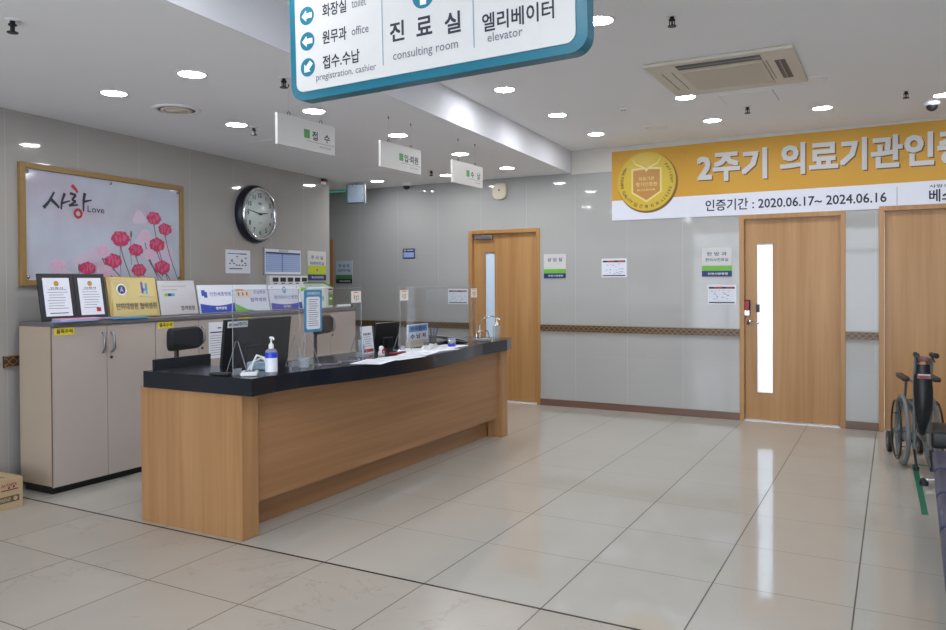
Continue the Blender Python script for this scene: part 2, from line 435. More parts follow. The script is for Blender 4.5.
def door(n, x0, x1, h, glass=None, hang='l'):
    d = sthing('door_%d' % n, ((x0 + x1) / 2, BY, 0)); w = (x1 - x0) / 2
    f = MB(frame_m); t = 0.045
    f.box(-w, -w + t, -0.012, 0.14, 0, h, 0.003).box(w - t, w, -0.012, 0.14, 0, h, 0.003).box(-w + t, w - t, -0.012, 0.14, h - t, h, 0.003)
    struct('door_frame', f, d)
    L = MB(door_m); y0, y1 = 0.045, 0.085; a, b, top, bot = -w + t + 0.003, w - t - 0.003, h - t - 0.003, 0.016
    if glass:
        g0, g1, z0, z1 = glass; g0 -= (x0 + x1) / 2; g1 -= (x0 + x1) / 2
        L.box(a, g0, y0, y1, bot, top).box(g1, b, y0, y1, bot, top).box(g0, g1, y0, y1, bot, z0).box(g0, g1, y0, y1, z1, top)
        le = struct('door_leaf', L, d)
        e = MB(frame_m); q = 0.008
        e.box(g0, g0 + q, y0 - 0.003, y1, z0, z1).box(g1 - q, g1, y0 - 0.003, y1, z0, z1).box(g0 + q, g1 - q, y0 - 0.003, y1, z0, z0 + q).box(g0 + q, g1 - q, y0 - 0.003, y1, z1 - q, z1)
        struct('pane_trim', e, le)
        pn = struct('glass_pane', MB(frost).box(g0 + q, g1 - q, y0 + 0.012, y0 + 0.018, z0 + q, z1 - q), le)
    else:
        L.box(a, b, y0, y1, bot, top); le = struct('door_leaf', L, d)
    struct('light_leak_strip', MB(white).box(-w + t, w - t, 0.0, 0.14, 0, 0.010), d)  # white strip paints the light leaking through the gap under the door
    return d, le
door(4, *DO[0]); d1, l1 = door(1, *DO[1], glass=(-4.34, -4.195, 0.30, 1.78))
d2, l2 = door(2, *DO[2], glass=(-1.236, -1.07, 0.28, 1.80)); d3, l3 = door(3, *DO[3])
def handle(le, x, z, dirn=1):
    h = MB(chrome).lathe([(0.001, -0.012), (0.026, -0.012), (0.028, 0)], (x, 0.045, z), 'y', 18)
    h.tube([(x, 0.045, z), (x, -0.005, z), (x + 0.02 * dirn, -0.012, z), (x + 0.12 * dirn, -0.012, z - 0.004)], [0.010, 0.010, 0.010, 0.007])
    struct('door_handle', h, le)
handle(l2, -1.30 + 0.903, 0.995)
lk = MB(black).box(-0.448, -0.388, 0.018, 0.045, 1.06, 1.225, 0.008)
lk.use(chrome).box(-0.444, -0.392, 0.014, 0.02, 1.066, 1.12, 0.004).use(red).prism([(-0.438, 1.215), (-0.398, 1.215), (-0.404, 1.12), (-0.418, 1.108), (-0.432, 1.12)], 0.0135, 0.018, 'y')
struct('digital_lock', lk, l2)
struct('lock_box', MB(dgrey).box(-0.336, -0.298, 0.03, 0.046, 1.10, 1.18, 0.004), l2)
struct('door_closer', MB(steel).box(-0.40, -0.16, 0.0, 0.044, 1.93, 1.975, 0.005), d1)
# baseboards and dado rail between the doors
segs = [(-10, -7.5), (-6.6, -4.53), (-3.593, -1.389), (-0.417, -0.135), (0.84, 4.2)]
for i, (a, b) in enumerate(segs):
    struct('baseboard_back' if i == 0 else 'baseboard_back.%03d' % i, MB(base_m).box(a, b, BY - 0.014, BY, 0, 0.075, 0.002))
def rail(a, b, place=None):
    r = MB(rail_m).box(a, b, -0.016, 0, 0.85, 0.93)
    r.use(gold).box(a, b, -0.020, -0.014, 0.85, 0.857).box(a, b, -0.020, -0.014, 0.923, 0.93)
    k = max(4, int((b - a) / 0.012)); per = 0.12
    for ph in (0, PI):
        top = []; 
        for i in range(k):
            u0 = a + (b - a) * i / k; u1 = a + (b - a) * (i + 1) / k
            z0 = 0.89 + 0.024 * math.sin(2 * PI * u0 / per + ph); z1 = 0.89 + 0.024 * math.sin(2 * PI * u1 / per + ph)
            r.add([(u0, -0.0185, z0 - 0.004), (u1, -0.0185, z1 - 0.004), (u1, -0.0185, z1 + 0.004), (u0, -0.0185, z0 + 0.004)], [(0, 1, 2, 3)])
    return r
for i, (a, b) in enumerate(segs):
    if i in (1, 2, 3):
        o = struct('trim_%d' % (2 + i), rail(a + 0.002, b - 0.002)); o.location = (0, BY, 0)
o = struct('trim_6', rail(-0.035, 4.12)); o.location = WO; o.rotation_euler = (0, 0, WROT)
struct('trim_7', MB(mat('cream_panel', (205, 200, 192), 0.3)).box(soff(8.2) + 0.02, 3.9, BY - 0.006, BY, 2.625, ZH))

# ------------------------------------------------------------------ ceiling fittings
def downlight(loc):
    t = thing('downlight', '', 'ceiling light', loc, group='round recessed downlights')
    b = MB(bezel).lathe([(0.072, -0.002), (0.078, -0.006), (0.088, -0.004), (0.090, 0.0)], n=32)
    b.build('bezel', t)
    MB(lamp_m).lathe([(0.0, -0.004), (0.074, -0.004), (0.074, -0.001)], n=32).build('lamp_lens', t)
    return t
lights = [(-3.583, 3.174, 'L', 'recessed downlight on the lowered ceiling near the round air diffuser, nearer the soffit edge'),
 (-4.369, 3.244, 'L', 'recessed downlight on the lowered ceiling, leftmost in the photo, above the painting'),
 (-3.61, 4.28, 'L', 'recessed downlight just below the corner of the teal sign, above the first white hanging board'),
 (-4.43, 4.35, 'L', 'recessed downlight on the lowered ceiling left of the first white hanging board, beside a sprinkler'),
 (-3.61, 5.33, 'L', 'recessed downlight directly above the middle white hanging board'),
 (-3.63, 6.41, 'L', 'recessed downlight directly above the last white hanging board'),
 (-4.48, 7.60, 'L', 'recessed downlight just left of the last white hanging board, partly hidden by it'),
 (-5.46, 7.62, 'L', 'recessed downlight over the corridor, right of the hanging exit sign'),
 (-3.65, 7.46, 'L', 'recessed downlight on the lowered ceiling right of the last hanging board'),
 (-2.616, 5.31, 'H', 'recessed downlight on the high ceiling, nearest beside the soffit, under the teal sign'),
 (-2.614, 6.36, 'H', 'recessed downlight on the high ceiling, second beside the soffit, with a bright halo'),
 (-2.617, 7.37, 'H', 'recessed downlight on the high ceiling beside the soffit, nearest the door wall'),
 (-1.46, 4.17, 'H', 'recessed downlight at the top edge just right of the teal sign'),
 (-1.47, 6.25, 'H', 'recessed downlight touching the near left corner of the ceiling air conditioner'),
 (-1.47, 7.28, 'H', 'recessed downlight between the air conditioner and the gold banner, left one'),
 (-0.547, 7.23, 'H', 'recessed downlight above the banner lettering, right of the ceiling hatch'),
 (0.342, 7.21, 'H', 'recessed downlight cut by the right edge of the photo, beside the dome camera')]
base = None
for x, y, k, lab in lights:
    z = ZL if k == 'L' else ZH
    if base is None: base = downlight((x, y, z)); base['label'] = lab
    else: dup(base, (x, y, z), label=lab)
for x, y, k in [(-3.61, 0.9, 'L'), (-1.47, 3.1, 'H'), (-2.2, 2.1, 'H'), (-1.47, 0.9, 'H'), (-0.3, 3.0, 'H'), (0.9, 5.2, 'H'), (0.9, 3.0, 'H'), (1.4, 0.9, 'H'), (-0.1, 1.2, 'H'), (-7.6, 7.6, 'L'), (2.2, 6.6, 'H'), (-0.5, -1.2, 'H')]:  # unseen downlights, added beyond the view to supply the room's light
    dup(base, (x, y, ZL if k == 'L' else ZH), label='recessed downlight added outside the view to supply room light, behind or beside the camera')

def sprinkler(loc):
    t = thing('sprinkler', '', 'sprinkler', loc, group='ceiling sprinklers')
    MB(white).lathe([(0.034, 0), (0.032, -0.004), (0.012, -0.006)], n=16).build('escutcheon', t)
    b = MB(mat('sprinkler_black', (34, 34, 38), 0.4, metal=0.5)).lathe([(0.012, -0.004), (0.012, -0.018), (0.018, -0.02), (0.018, -0.026), (0.008, -0.03)], n=12)
    b.tube([(-0.014, 0, -0.026), (-0.014, 0, -0.050), (0, 0, -0.058)], 0.003, 6).tube([(0.014, 0, -0.026), (0.014, 0, -0.050), (0, 0, -0.058)], 0.003, 6)
    b.lathe([(0.005, -0.03), (0.005, -0.055)], n=8).lathe([(0.024, -0.056), (0.024, -0.060)], n=16)
    b.build('sprinkler_head', t)
    return t
sp = None
for x, y, z, lab in [(-3.56, 2.12, ZL, 'sprinkler head at the top left corner of the photo'),
 (-4.40, 4.50, ZL, 'sprinkler head on the lowered ceiling right of the small downlight near the clock'),
 (-4.44, 7.2, ZL, 'sprinkler head between the middle and the last white hanging board'),
 (-3.18, 3.50, ZL, 'sprinkler head just left of the teal sign'),
 (-1.084, 4.30, ZH, 'sprinkler head on the high ceiling in front of the air conditioner'),
 (-1.094, 6.85, ZH, 'sprinkler head under the ceiling hatch behind the air conditioner'),
 (0.073, 6.90, ZH, 'sprinkler head on the high ceiling left of the dome camera, near the banner')]:
    if sp is None: sp = sprinkler((x, y, z)); sp['label'] = lab
    else: dup(sp, (x, y, z), label=lab)

t = thing('air_diffuser', 'round white ceiling air diffuser between the downlights above the clock', 'vent', (-4.40, 3.76, ZL))
MB(white).lathe([(0.165, 0), (0.16, -0.010), (0.128, -0.010), (0.126, -0.004)], n=36).build('outer_ring', t)
MB(dgrey).lathe([(0.128, -0.006), (0.0, -0.0065)], n=36).build('duct_opening', t, 'dark gap between the rings')
MB(offwhite).lathe([(0.104, -0.007), (0.106, -0.012), (0.08, -0.014), (0.078, -0.010), (0.070, -0.010), (0.068, -0.015), (0.0, -0.017)], n=36).build('diffuser_cone', t)
for x, y, z, r, lab in [(-2.0, 7.33, ZH, 0.11, 'flat round ceiling speaker near the left end of the gold banner'), (-0.543, 6.18, ZH, 0.11, 'flat round ceiling speaker beside the right side of the air conditioner')]:
    t = thing('ceiling_speaker', lab, 'speaker', (x, y, z), group='round ceiling speakers')
    MB(white).lathe([(r, 0), (r - 0.004, -0.008), (r - 0.014, -0.008), (r - 0.016, -0.004)], n=32).build('rim', t)
    MB(white).lathe([(r - 0.014, -0.005), (0, -0.007)], n=32).build('grille', t)
t = thing('motion_sensor', 'small white ceiling sensor with two dark dots beside the second soffit downlight', 'sensor', (-2.03, 6.41, ZH))
MB(white).lathe([(0.032, 0), (0.030, -0.012), (0, -0.014)], n=20).build('sensor_body', t)
MB(black).lathe([(0.007, -0.012), (0.004, -0.017)], (-0.012, 0, 0), n=10).lathe([(0.007, -0.012), (0.004, -0.017)], (0.012, 0, 0), n=10).build('sensor_eye', t)
def dome(loc, lab):
    t = thing('dome_camera', lab, 'security camera', loc, group='dome security cameras')
    MB(white).lathe([(0.062, 0), (0.062, -0.022), (0.05, -0.036), (0.044, -0.038)], n=28).build('housing', t)
    MB(vinyl).lathe([(0.044, -0.036), (0.042, -0.055), (0.032, -0.072), (0.015, -0.082), (0, -0.084)], n=24).build('dome_lens', t, 'dark glossy dome')
dome((0.265, 7.41, ZH), 'dome security camera on the high ceiling above the right end of the banner')
dome((-5.26, 7.95, ZL), 'dome security camera on the lowered ceiling near the corridor downlight')
dome((0.40, 6.35, ZH), 'dome security camera cut off by the upper right edge of the photo')
# faint access hatches
for x, y, z, w, h, lab in [(-1.03, 6.53, ZH, 0.40, 0.40, 'square access hatch in the high ceiling behind the air conditioner'), (-4.75, 5.1, ZL, 0.3, 0.3, 'faint access hatch in the lowered ceiling left of the first hanging board'), (-4.95, 7.0, ZL, 0.4, 0.4, 'faint access hatch in the lowered ceiling below the middle hanging board')]:
    b = MB(dgrey)
    for sx in (-1, 1): b.box(sx * w / 2 - 0.0015, sx * w / 2 + 0.0015, -h / 2, h / 2, -0.001, 0)
    b.use(ceil_m).box(-w / 2 + 0.0015, w / 2 - 0.0015, -h / 2, h / 2, -0.003, 0)
    tag(b.build('ceiling_hatch'), lab, 'hatch', loc=(x, y, z))

# four-way ceiling cassette air conditioner
t = thing('air_conditioner', 'square white four-way cassette air conditioner set in the high ceiling', 'air conditioner', (-1.03, 5.64, ZH))
acm = mat('ac_plastic', (205, 198, 184), 0.4)
MB(acm).box(-0.475, 0.475, -0.475, 0.475, -0.028, 0, 0.012).build('panel', t)
MB(mat('ac_grille', (196, 186, 168), 0.5)).box(-0.27, 0.27, -0.27, 0.27, -0.040, -0.026, 0.006).build('intake_grille', t)
def slot(x0, x1, y0, y1, name='air_outlet'):
    b = MB(vinyl).box(x0, x1, y0, y1, -0.0295, -0.02)
    if x1 - x0 > y1 - y0:
        b.use(steel).box(x0, x1, (y0 + y1) / 2 - 0.003, (y0 + y1) / 2 + 0.003, -0.031, -0.029)
    else: b.use(steel).box((x0 + x1) / 2 - 0.004, (x0 + x1) / 2 + 0.004, y0, y1, -0.034, -0.029)
    b.build(name, t)
slot(-0.27, 0.27, -0.42, -0.305)
slot(0.335, 0.40, -0.24, 0.26)
for x in (-0.40, -0.33, 0.285):
    MB(mat('seam_brown', (120, 106, 90), 0.6)).box(x, x + 0.006, -0.27, 0.24, -0.0292, -0.02).build('flap_seam', t)
MB(acm).box(-0.27, 0.27, 0.32, 0.39, -0.033, -0.027, 0.002).build('closed_flap', t)

# teal framed directional sign
t = thing('directional_sign', 'large white hanging directional sign with a teal rounded frame at the top', 'sign', (-1.492, 2.40, 2.157), 0, ry=-0.0206)
def rrect(x0, x1, z0, z1, r, n=6):
    pts = []
    for cx, cz, a0 in ((x1 - r, z1 - r, 0), (x0 + r, z1 - r, 90), (x0 + r, z0 + r, 180), (x1 - r, z0 + r, 270)):
        for i in range(n + 1):
            a = math.radians(a0 + 90 * i / n); pts.append((cx + r * math.cos(a), cz + r * math.sin(a)))
    return pts
MB(teal).prism(rrect(-0.62, 0.625, 0, 0.53, 0.06), -0.03, 0.03, 'y').build('sign_frame', t)
MB(panelw).prism(rrect(-0.588, 0.586, 0.032, 0.50, 0.035), -0.036, -0.02, 'y').build('sign_panel', t)
Y = -0.0368
for w_, u, v, ww, hh in (('화장실', -0.392, 0.330, 0.115, 0.05), ('원무과', -0.394, 0.226, 0.115, 0.05), ('접수.수납', -0.365, 0.130, 0.175, 0.05), ('엘리베이터', 0.380, 0.153, 0.265, 0.062)):
    MB(ink).text(w_, u, v, ww, hh, Y, 0.025).build('korean_lettering', t)
MB(ink).text('진', -0.105, 0.190, h=0.070, y=Y, bold=0.03).text('료', 0.012, 0.188, w=0.064, h=0.064, y=Y, bold=0.03).text('실', 0.130, 0.178, h=0.072, y=Y, bold=0.03).build('korean_lettering', t)
for w_, u, v, ww, hh in (('toilet', -0.275, 0.330, 0.068, 0.034), ('office', -0.272, 0.226, 0.078, 0.032), ('pregistration. cashier', -0.345, 0.074, 0.285, 0.034), ('consulting room', 0.012, 0.097, 0.275, 0.042), ('elevator', 0.332, 0.100, 0.132, 0.03), ('in', 0.27, 0.262, 0.02, 0.022)):
    MB(greytxt).text(w_, u, v, ww, hh, Y, .008).build('english_lettering', t)
for u in (-0.170, 0.213): MB(mat('divider_grey', (120, 150, 165), 0.4)).rect(u - .002, u + .002, 0.075, 0.48, Y).build('divider_line', t)
def arrow(u, v, ang, s, r):
    b = MB(mat('teal_print', (10, 112, 134), 0.4)).disc(u, v, r, Y).use(white)
    P = [(s, 0), (0.1 * s, 0.85 * s), (0.1 * s, 0.4 * s), (-s, 0.4 * s), (-s, -0.4 * s), (0.1 * s, -0.4 * s), (0.1 * s, -0.85 * s)]
    ca, sa = math.cos(ang), math.sin(ang)
    Q = [(u + a * ca - c * sa, v + a * sa + c * ca) for a, c in P]
    b.poly([Q[0], Q[1], Q[6]], Y - 0.0006); b.poly([Q[2], Q[3], Q[4], Q[5]], Y - 0.0006)
    b.build('direction_symbol', t)
arrow(-0.528, 0.326, PI, 0.026, 0.036); arrow(-0.528, 0.226, PI, 0.026, 0.036); arrow(-0.528, 0.124, PI * 1.25, 0.026, 0.036); arrow(0.01, 0.297, PI / 2, 0.033, 0.046)
b = MB(steel)
for u in (-0.45, 0.45): b.tube([(u, 0, 0.51), (u, 0, 0.715)], 0.004)
b.build('hanger', t)

# three small hanging boards, facing the hall
gsq = mat('board_green', (70, 150, 74), 0.4)
for i, (y0, y1, word, en, lab) in enumerate([
    (3.52, 4.06, '접   수', 'RECEPTION', 'nearest white hanging board with a green square, just below the teal framed sign'),
    (4.58, 5.12, '입·퇴원', 'IN-OUT PATIENT', 'middle white board hanging over the counter with three Korean letters'),
    (5.61, 6.15, '수   납', 'CASHIER', 'smallest looking white hanging board with a green square, farthest over the counter')]):
    t = thing('hanging_board', lab, 'sign', (-3.25, (y0 + y1) / 2, 2.26), PI / 2, 'hanging boards over the counter')
    MB(panelw).box(-0.27, 0.27, 0, 0.02, 0, 0.19, 0.002).build('board_panel', t)
    b = MB(gsq).rect(-0.035, 0.02, 0.075, 0.13, -0.001)
    b.use(ink).text(word, 0.13, 0.10, 0.17 if i != 1 else 0.19, 0.055, -0.001, 0.03)
    b.use(greytxt).rect(-0.01, 0.265, 0.058, 0.0605, -0.001).text(en, 0.17, 0.037, 0.11, 0.013, -0.001)
    b.build('board_lettering', t)
    for u in (-0.16, 0.14):
        MB(dgrey).tube([(u + 0.012 * math.cos(a), 0.01, 0.20 + 0.012 * math.sin(a)) for a in [k * PI / 5 for k in range(10)]], 0.0022, 5, closed=True).build('board_hook', t)
        MB(dgrey).tube([(u, 0.01, 0.362), (u, 0.01, 0.38)], 0.004, 6).build('ceiling_hook', t)
        MB(clear('thin_line', (190, 190, 196))).tube([(u, 0.01, 0.21), (u, 0.01, 0.365)], 0.0003, 4).build('hanging_thread', t)

# exit box, alarm lamp
t = thing('exit_sign', 'small hanging exit light box at the corridor mouth with a green lit face', 'exit sign', (-5.76, 7.6, 2.385), 0.15)
MB(mat('exit_frame', (90, 96, 100), 0.4)).box(-0.125, 0.125, -0.02, 0.02, 0, 0.235, 0.004).build('housing', t)
b = MB(mat('exit_panel', (190, 205, 222), 0.3)).rect(-0.108, 0.112, 0.012, 0.222, -0.0215)
b.use(dgrey)
for u, v in ((-0.095, 0.03), (0.09, 0.03), (0.09, 0.1), (-0.09, 0.2), (0, 0.19), (0.1, 0.205), (-0.04, 0.21)): b.rect(u - 0.004, u + 0.004, v - 0.006, v + 0.006, -0.022)
b.build('face_panel', t)
MB(exitglow).box(-0.128, -0.1255, -0.018, 0.018, 0.01, 0.225).build('green_face', t, 'green glowing side face')
MB(steel).tube([(0, 0, 0.235), (0, 0, 0.255)], 0.008).build('stem', t)
t = thing('green_glow_strip', 'added glowing strip painting the green exit glow on the corridor ceiling left of the hanging exit box', 'painted glow', (-6.42, 8.08, 2.60))  # no real fitting: added strip that paints the green exit glow on the ceiling
MB(white).box(-0.15, 0.15, -0.03, 0.03, 0.02, 0.04).build('housing', t)
MB(exitglow).box(-0.14, 0.14, -0.025, 0.025, 0.008, 0.02).build('painted_glow', t)
t = thing('fire_alarm', 'small dark red alarm lamp with a white base at the end of the left wall', 'alarm', lw(3.98, 2.60, 0.0), WROT)
MB(white).box(-0.03, 0.03, -0.035, 0, -0.03, 0.0, 0.005).build('alarm_base', t)
MB(mat('dark_red', (92, 18, 24), 0.3)).box(-0.035, 0.04, -0.05, -0.005, 0.0, 0.035, 0.006).build('lamp_cover', t)
t = thing('wall_speaker', 'beige oval wall speaker high on the wall above the far left door', 'speaker', (-4.093, BY, 2.49))
MB(offwhite).prism(rrect(-0.09, 0.09, -0.095, 0.095, 0.065, 6), -0.045, 0, 'y').prism(rrect(-0.08, 0.08, -0.085, 0.085, 0.06, 6), -0.052, -0.045, 'y').build('speaker_body', t)
MB(brown).lathe([(0.012, -0.053), (0.010, -0.05)], (0, 0, 0.01), 'y', 12).box(-0.02, 0.02, -0.0515, -0.05, -0.055, -0.052).build('speaker_mark', t)

# ------------------------------------------------------------------ banner
t = thing('banner', 'long gold and white accreditation banner with a round medal stretched above the doors', 'banner', (-2.728, BY - 0.008, 2.085))
W = 5.2
MB(bannw).prism([(0, 0), (W, 0), (W, 0.80), (0, 0.75)], -0.003, 0, 'y').use(bann).poly([(0, 0.215), (W, 0.25), (W, 0.80), (0, 0.75)], -0.0034).build('banner_sheet', t)
b = MB(bann2)
for u, v, s in ((0.10, 0.64, 0.07), (0.80, 0.68, 0.05), (2.72, 0.42, 0.16)):
    b.poly([(u - s, v + s * .45), (u - s * .4, v + s * .35), (u, v - s * .1), (u, v - s * .35), (u - s * .5, v + s * .1)][::-1], -0.0038)
    b.poly([(u + s, v + s * .45), (u + s * .4, v + s * .35), (u, v - s * .1), (u, v - s * .35), (u + s * .5, v + s * .1)], -0.0038)
o = b.build('leaf_motif', t)
def bt(b, dx, dz, y):
    b.text('2주기', 1.262 + dx, 0.51 + dz, 0.67, 0.29, y, 0.045)
    b.text('의료기관인증', 2.522 + dx, 0.53 + dz, 1.575, 0.29, y, 0.045)
b = MB(brown); bt(b, 0.012, -0.012, -0.0045); b.build('lettering_shadow_print', t, 'brown printed edge behind the white letters')
b = MB(panelw); bt(b, 0, 0, -0.0052); b.build('headline_lettering', t)
MB(ink).text('인증기간 : 2020.06.17~ 2024.06.16', 1.83, 0.112, 1.65, 0.115, -0.0045, 0.02).build('date_lettering', t)
b = MB(ink).text('사랑으로 베푸는', 3.2, 0.185, 0.40, 0.03, -0.0045, 0.02).text('베스트', 3.15, 0.10, 0.30, 0.11, -0.0045, 0.03)
b.build('hospital_lettering', t); MB(greytxt).rect(2.74, 2.744, 0.03, 0.20, -0.0045).build('divider_line', t)
mx, mz = 0.385, 0.405
MB(mat('medal_rim', (120, 88, 30), 0.5)).disc(mx + 0.012, mz - 0.014, 0.325, -0.0045, 48).build('medal_edge_print', t)
b = MB(medal).disc(mx, mz, 0.315, -0.0052, 48)
b.use(mat('medal_pale', (222, 202, 120), 0.4)).poly([(mx - 0.165, mz + 0.14), (mx - 0.02, mz + 0.155), (mx, mz + 0.12), (mx + 0.02, mz + 0.155), (mx + 0.165, mz + 0.14), (mx + 0.165, mz - 0.12), (mx, mz - 0.225), (mx - 0.165, mz - 0.12)][::-1], -0.0058)
b.use(medal2).poly([(mx - 0.145, mz + 0.122), (mx - 0.02, mz + 0.13), (mx, mz + 0.10), (mx + 0.02, mz + 0.13), (mx + 0.145, mz + 0.122), (mx + 0.145, mz - 0.11), (mx, mz - 0.20), (mx - 0.145, mz - 0.11)][::-1], -0.0064)
b.use(mat('medal_pale2', (226, 208, 130), 0.4))
for sx in (-1, 1):
    P = [(mx, mz + 0.13), (mx + sx * 0.06, mz + 0.165), (mx + sx * 0.12, mz + 0.19), (mx + sx * 0.15, mz + 0.24)]
    for p, q in zip(P, P[1:]): b.poly([(p[0], p[1] - 0.008), (q[0], q[1] - 0.008), (q[0], q[1] + 0.008), (p[0], p[1] + 0.008)][::sx], -0.0066)
b.text('의료기관', mx, mz + 0.03, 0.17, 0.04, -0.007).text('평가인증원', mx, mz - 0.03, 0.23, 0.045, -0.007).text('KOIHA', mx, mz - 0.09, 0.2, 0.022, -0.007)
b.use(brown)
def arc(b, s, r, a0, a1, h, flip=1):
    n = len(s)
    for i, ch in enumerate(s):
        if ch == ' ': continue
        a = math.radians(a0 + (a1 - a0) * i / max(1, n - 1))
        b.text(ch, mx + r * math.cos(a), mz + r * math.sin(a), h=h, y=-0.007, bold=0.03, rot=a + flip * PI / 2)
arc(b, 'HEALTHCARE QUALITY', 0.27, 148, 232, 0.03, 1); arc(b, 'PATIENT SAFETY', 0.27, 38, -52, 0.03, -1); arc(b, '보건복지부', 0.27, 244, 296, 0.038, 1)
b.build('medal_print', t)

# ------------------------------------------------------------------ wall notices
def room_sign(loc, rz, w, h, l1, l2, low, name, label, top=panelw, mid=green, bot=navy, extra=None):
    t = thing(name, label, 'sign', loc, rz, 'room name plates')
    MB(top).box(-w / 2, w / 2, -0.008, 0, -h / 2, h / 2, 0.001).build('plate', t)
    b = MB(bot).rect(-w / 2, w / 2, -h / 2, -h * 0.30, -0.0088).use(mid).rect(-w / 2, w / 2, -h * 0.30, -h * 0.12 if not extra else 0.0, -0.0088)
    if extra: b.use(pinkd).disc(0, -h * 0.15, 0.018, -0.0094, 8)
    b.use(navy).text(l1, 0, h * (0.28 if l2 else 0.27), w * 0.66, h * (0.13 if l2 else 0.16), -0.0088, 0.02)
    if l2: b.text(l2, 0, h * 0.08, w * 0.76, h * 0.11, -0.0088, 0.02)
    b.use(white).text(low, 0.01, -h * 0.40, w * 0.66, h * 0.075, -0.0094, 0.02)
    b.build('plate_print', t)
room_sign((-3.408, BY, 1.597), 0, 0.27, 0.275, '상 담 실', None, '인천사랑병원', 'room_sign', 'blue and green room plate reading one word, just right of the far left door')
room_sign((-1.613, BY, 1.613), 0, 0.30, 0.30, '한 방 과', '한의사진료실', '인천사랑병원', 'room_sign', 'blue and green room plate with two text lines, left of the middle door')
room_sign((-6.42, BY, 1.56), 0, 0.27, 0.30, '한 방 과', '진료대기실', '인천사랑병원', 'room_sign', 'room plate with shade painted into its grey and green, on the corridor wall behind the cabinets', top=mat('plate_shaded_grey', (176, 190, 206), 0.4), mid=dgreen, bot=ink)  # darker copies of the plate colours, with the corridor shade put into them
room_sign(lw(3.85, 1.618), WROT, 0.38, 0.335, '주 사 실', '외래처치실', '베스트의료재단', 'room_sign', 'room plate with lime middle band at the far end of the left wall', mid=lime, extra=1)
def schedule(loc, rz, w, h, label):
    t = thing('schedule_notice', label, 'notice', loc, rz, 'printed schedule notices')
    MB(paper).box(-w / 2, w / 2, -0.004, 0, -h / 2, h / 2).build('sheet', t)
    b = MB(ink).rect(-w * .45, w * .45, h * .30, h * .40, -0.0048).rect(-w * .45, w * .45, -h * .44, -h * .38, -0.0048)
    b.use(red).rect(-w * .26, w * .0, h * .31, h * .39, -0.0054).rect(w * .16, w * .40, h * .31, h * .39, -0.0054)
    b.use(lblue)
    for k in range(6): b.rect(-w * .44, w * .44, h * (.2 - .1 * k), h * (.206 - .1 * k), -0.0048)
    b.use(greytxt)
    rr = random.Random(int(w * 1000 + loc[0] * 10))
    for k in range(16):
        u = rr.uniform(-.42, .32) * w; v = rr.uniform(-.33, .22) * h; b.rect(u, u + rr.uniform(.03, .1) * w, v, v + .022 * h, -0.0052)
    b.use(ink).poly([(-w * .18, -h * .08), (-w * .12, -h * .08), (-w * .15, -h * .14)][::-1], -0.0054)
    b.build('sheet_print', t)
schedule((-2.71, BY, 1.567), 0, 0.285, 0.205, 'white schedule sheet alone on the wall between the two doors')
schedule((-1.565, BY, 1.278), 0, 0.285, 0.20, 'white schedule sheet under the room plate left of the middle door')
schedule((-4.686, BY, 1.245), 0, 0.28, 0.185, 'white schedule sheet seen through the clear screen, left of the far left door')
t = thing('number_plate', 'small navy wall plate with a yellow mark on the wall behind the counter', 'sign', (-5.395, BY, 1.785))
MB(navy).box(-0.09, 0.09, -0.008, 0, -0.062, 0.062, 0.002).build('plate', t)
MB(lblue).rect(-0.078, 0.078, -0.05, 0.015, -0.009).use(yellow).rect(-0.07, -0.045, 0.028, 0.052, -0.009).use(white).rect(-0.03, 0.07, 0.035, 0.045, -0.009).build('plate_print', t)
# left wall: floor guide, price board, key panel
t = thing('floor_guide', 'small white guide sheet with blue dots on the left wall below the clock', 'notice', lw(2.46, 1.635), WROT)
MB(paper).box(-0.185, 0.185, -0.004, 0, -0.115, 0.115).build('sheet', t)
b = MB(cyan).rect(-0.16, 0.02, 0.072, 0.082, -0.0048).use(navy).rect(0.02, 0.13, 0.072, 0.082, -0.0048)
for u, v in ((-0.03, 0.045), (-0.11, 0.01), (-0.11, -0.005), (0.04, 0.01), (0.04, -0.005), (-0.14, -0.025), (-0.08, -0.025), (-0.04, -0.04), (0.0, -0.04), (0.05, -0.04), (0.1, -0.04), (0.1, 0.03), (0.09, -0.02)): b.rect(u, u + 0.028, v, v + 0.011, -0.0048)
b.rect(-0.14, 0.06, -0.075, -0.065, -0.0048).build('sheet_print', t)
t = thing('price_board', 'wide blue ruled table board in a thin grey frame on the left wall', 'notice board', lw(3.19, 1.648), WROT)
MB(grey).box(-0.335, 0.335, -0.015, 0, -0.145, 0.145, 0.004).build('frame', t)
b = MB(paper).rect(-0.322, 0.322, -0.132, 0.132, -0.0158).use(lblue).rect(-0.31, 0.31, -0.108, 0.10, -0.0164)
b.use(navy).rect(-0.31, 0.31, 0.082, 0.10, -0.017).text('진료비안내', 0, 0.117, 0.16, 0.02, -0.017, 0.02)
b.use(paper)
for k in range(8): b.rect(-0.31, 0.31, 0.06 - 0.022 * k, 0.062 - 0.022 * k, -0.017)
b.use(blue).rect(-0.03, -0.018, -0.108, 0.082, -0.0172).build('board_print', t)
t = thing('key_panel', 'white wall panel with a row of five dark windows under the ruled board', 'panel', lw(3.25, 1.40), WROT)
MB(white).box(-0.345, 0.345, -0.05, 0, -0.11, 0.10, 0.006).build('panel_body', t)
for k in range(5):
    u = -0.25 + 0.132 * k
    o = MB(ink).box(u - 0.048, u + 0.048, -0.054, -0.049, 0.035, 0.08, 0.002).build('window', t)
    MB(greytxt).rect(u - 0.03, u + 0.03, 0.012, 0.024, -0.0508).build('caption', o)
b = MB(cyan).disc(0.0, -0.03, 0.022, -0.0508, 12).disc(0.14, -0.03, 0.022, -0.0508, 12).use(white).disc(0, -0.034, 0.014, -0.0514, 12).disc(0.14, -0.034, 0.014, -0.0514, 12); b.build('blue_mark', t)

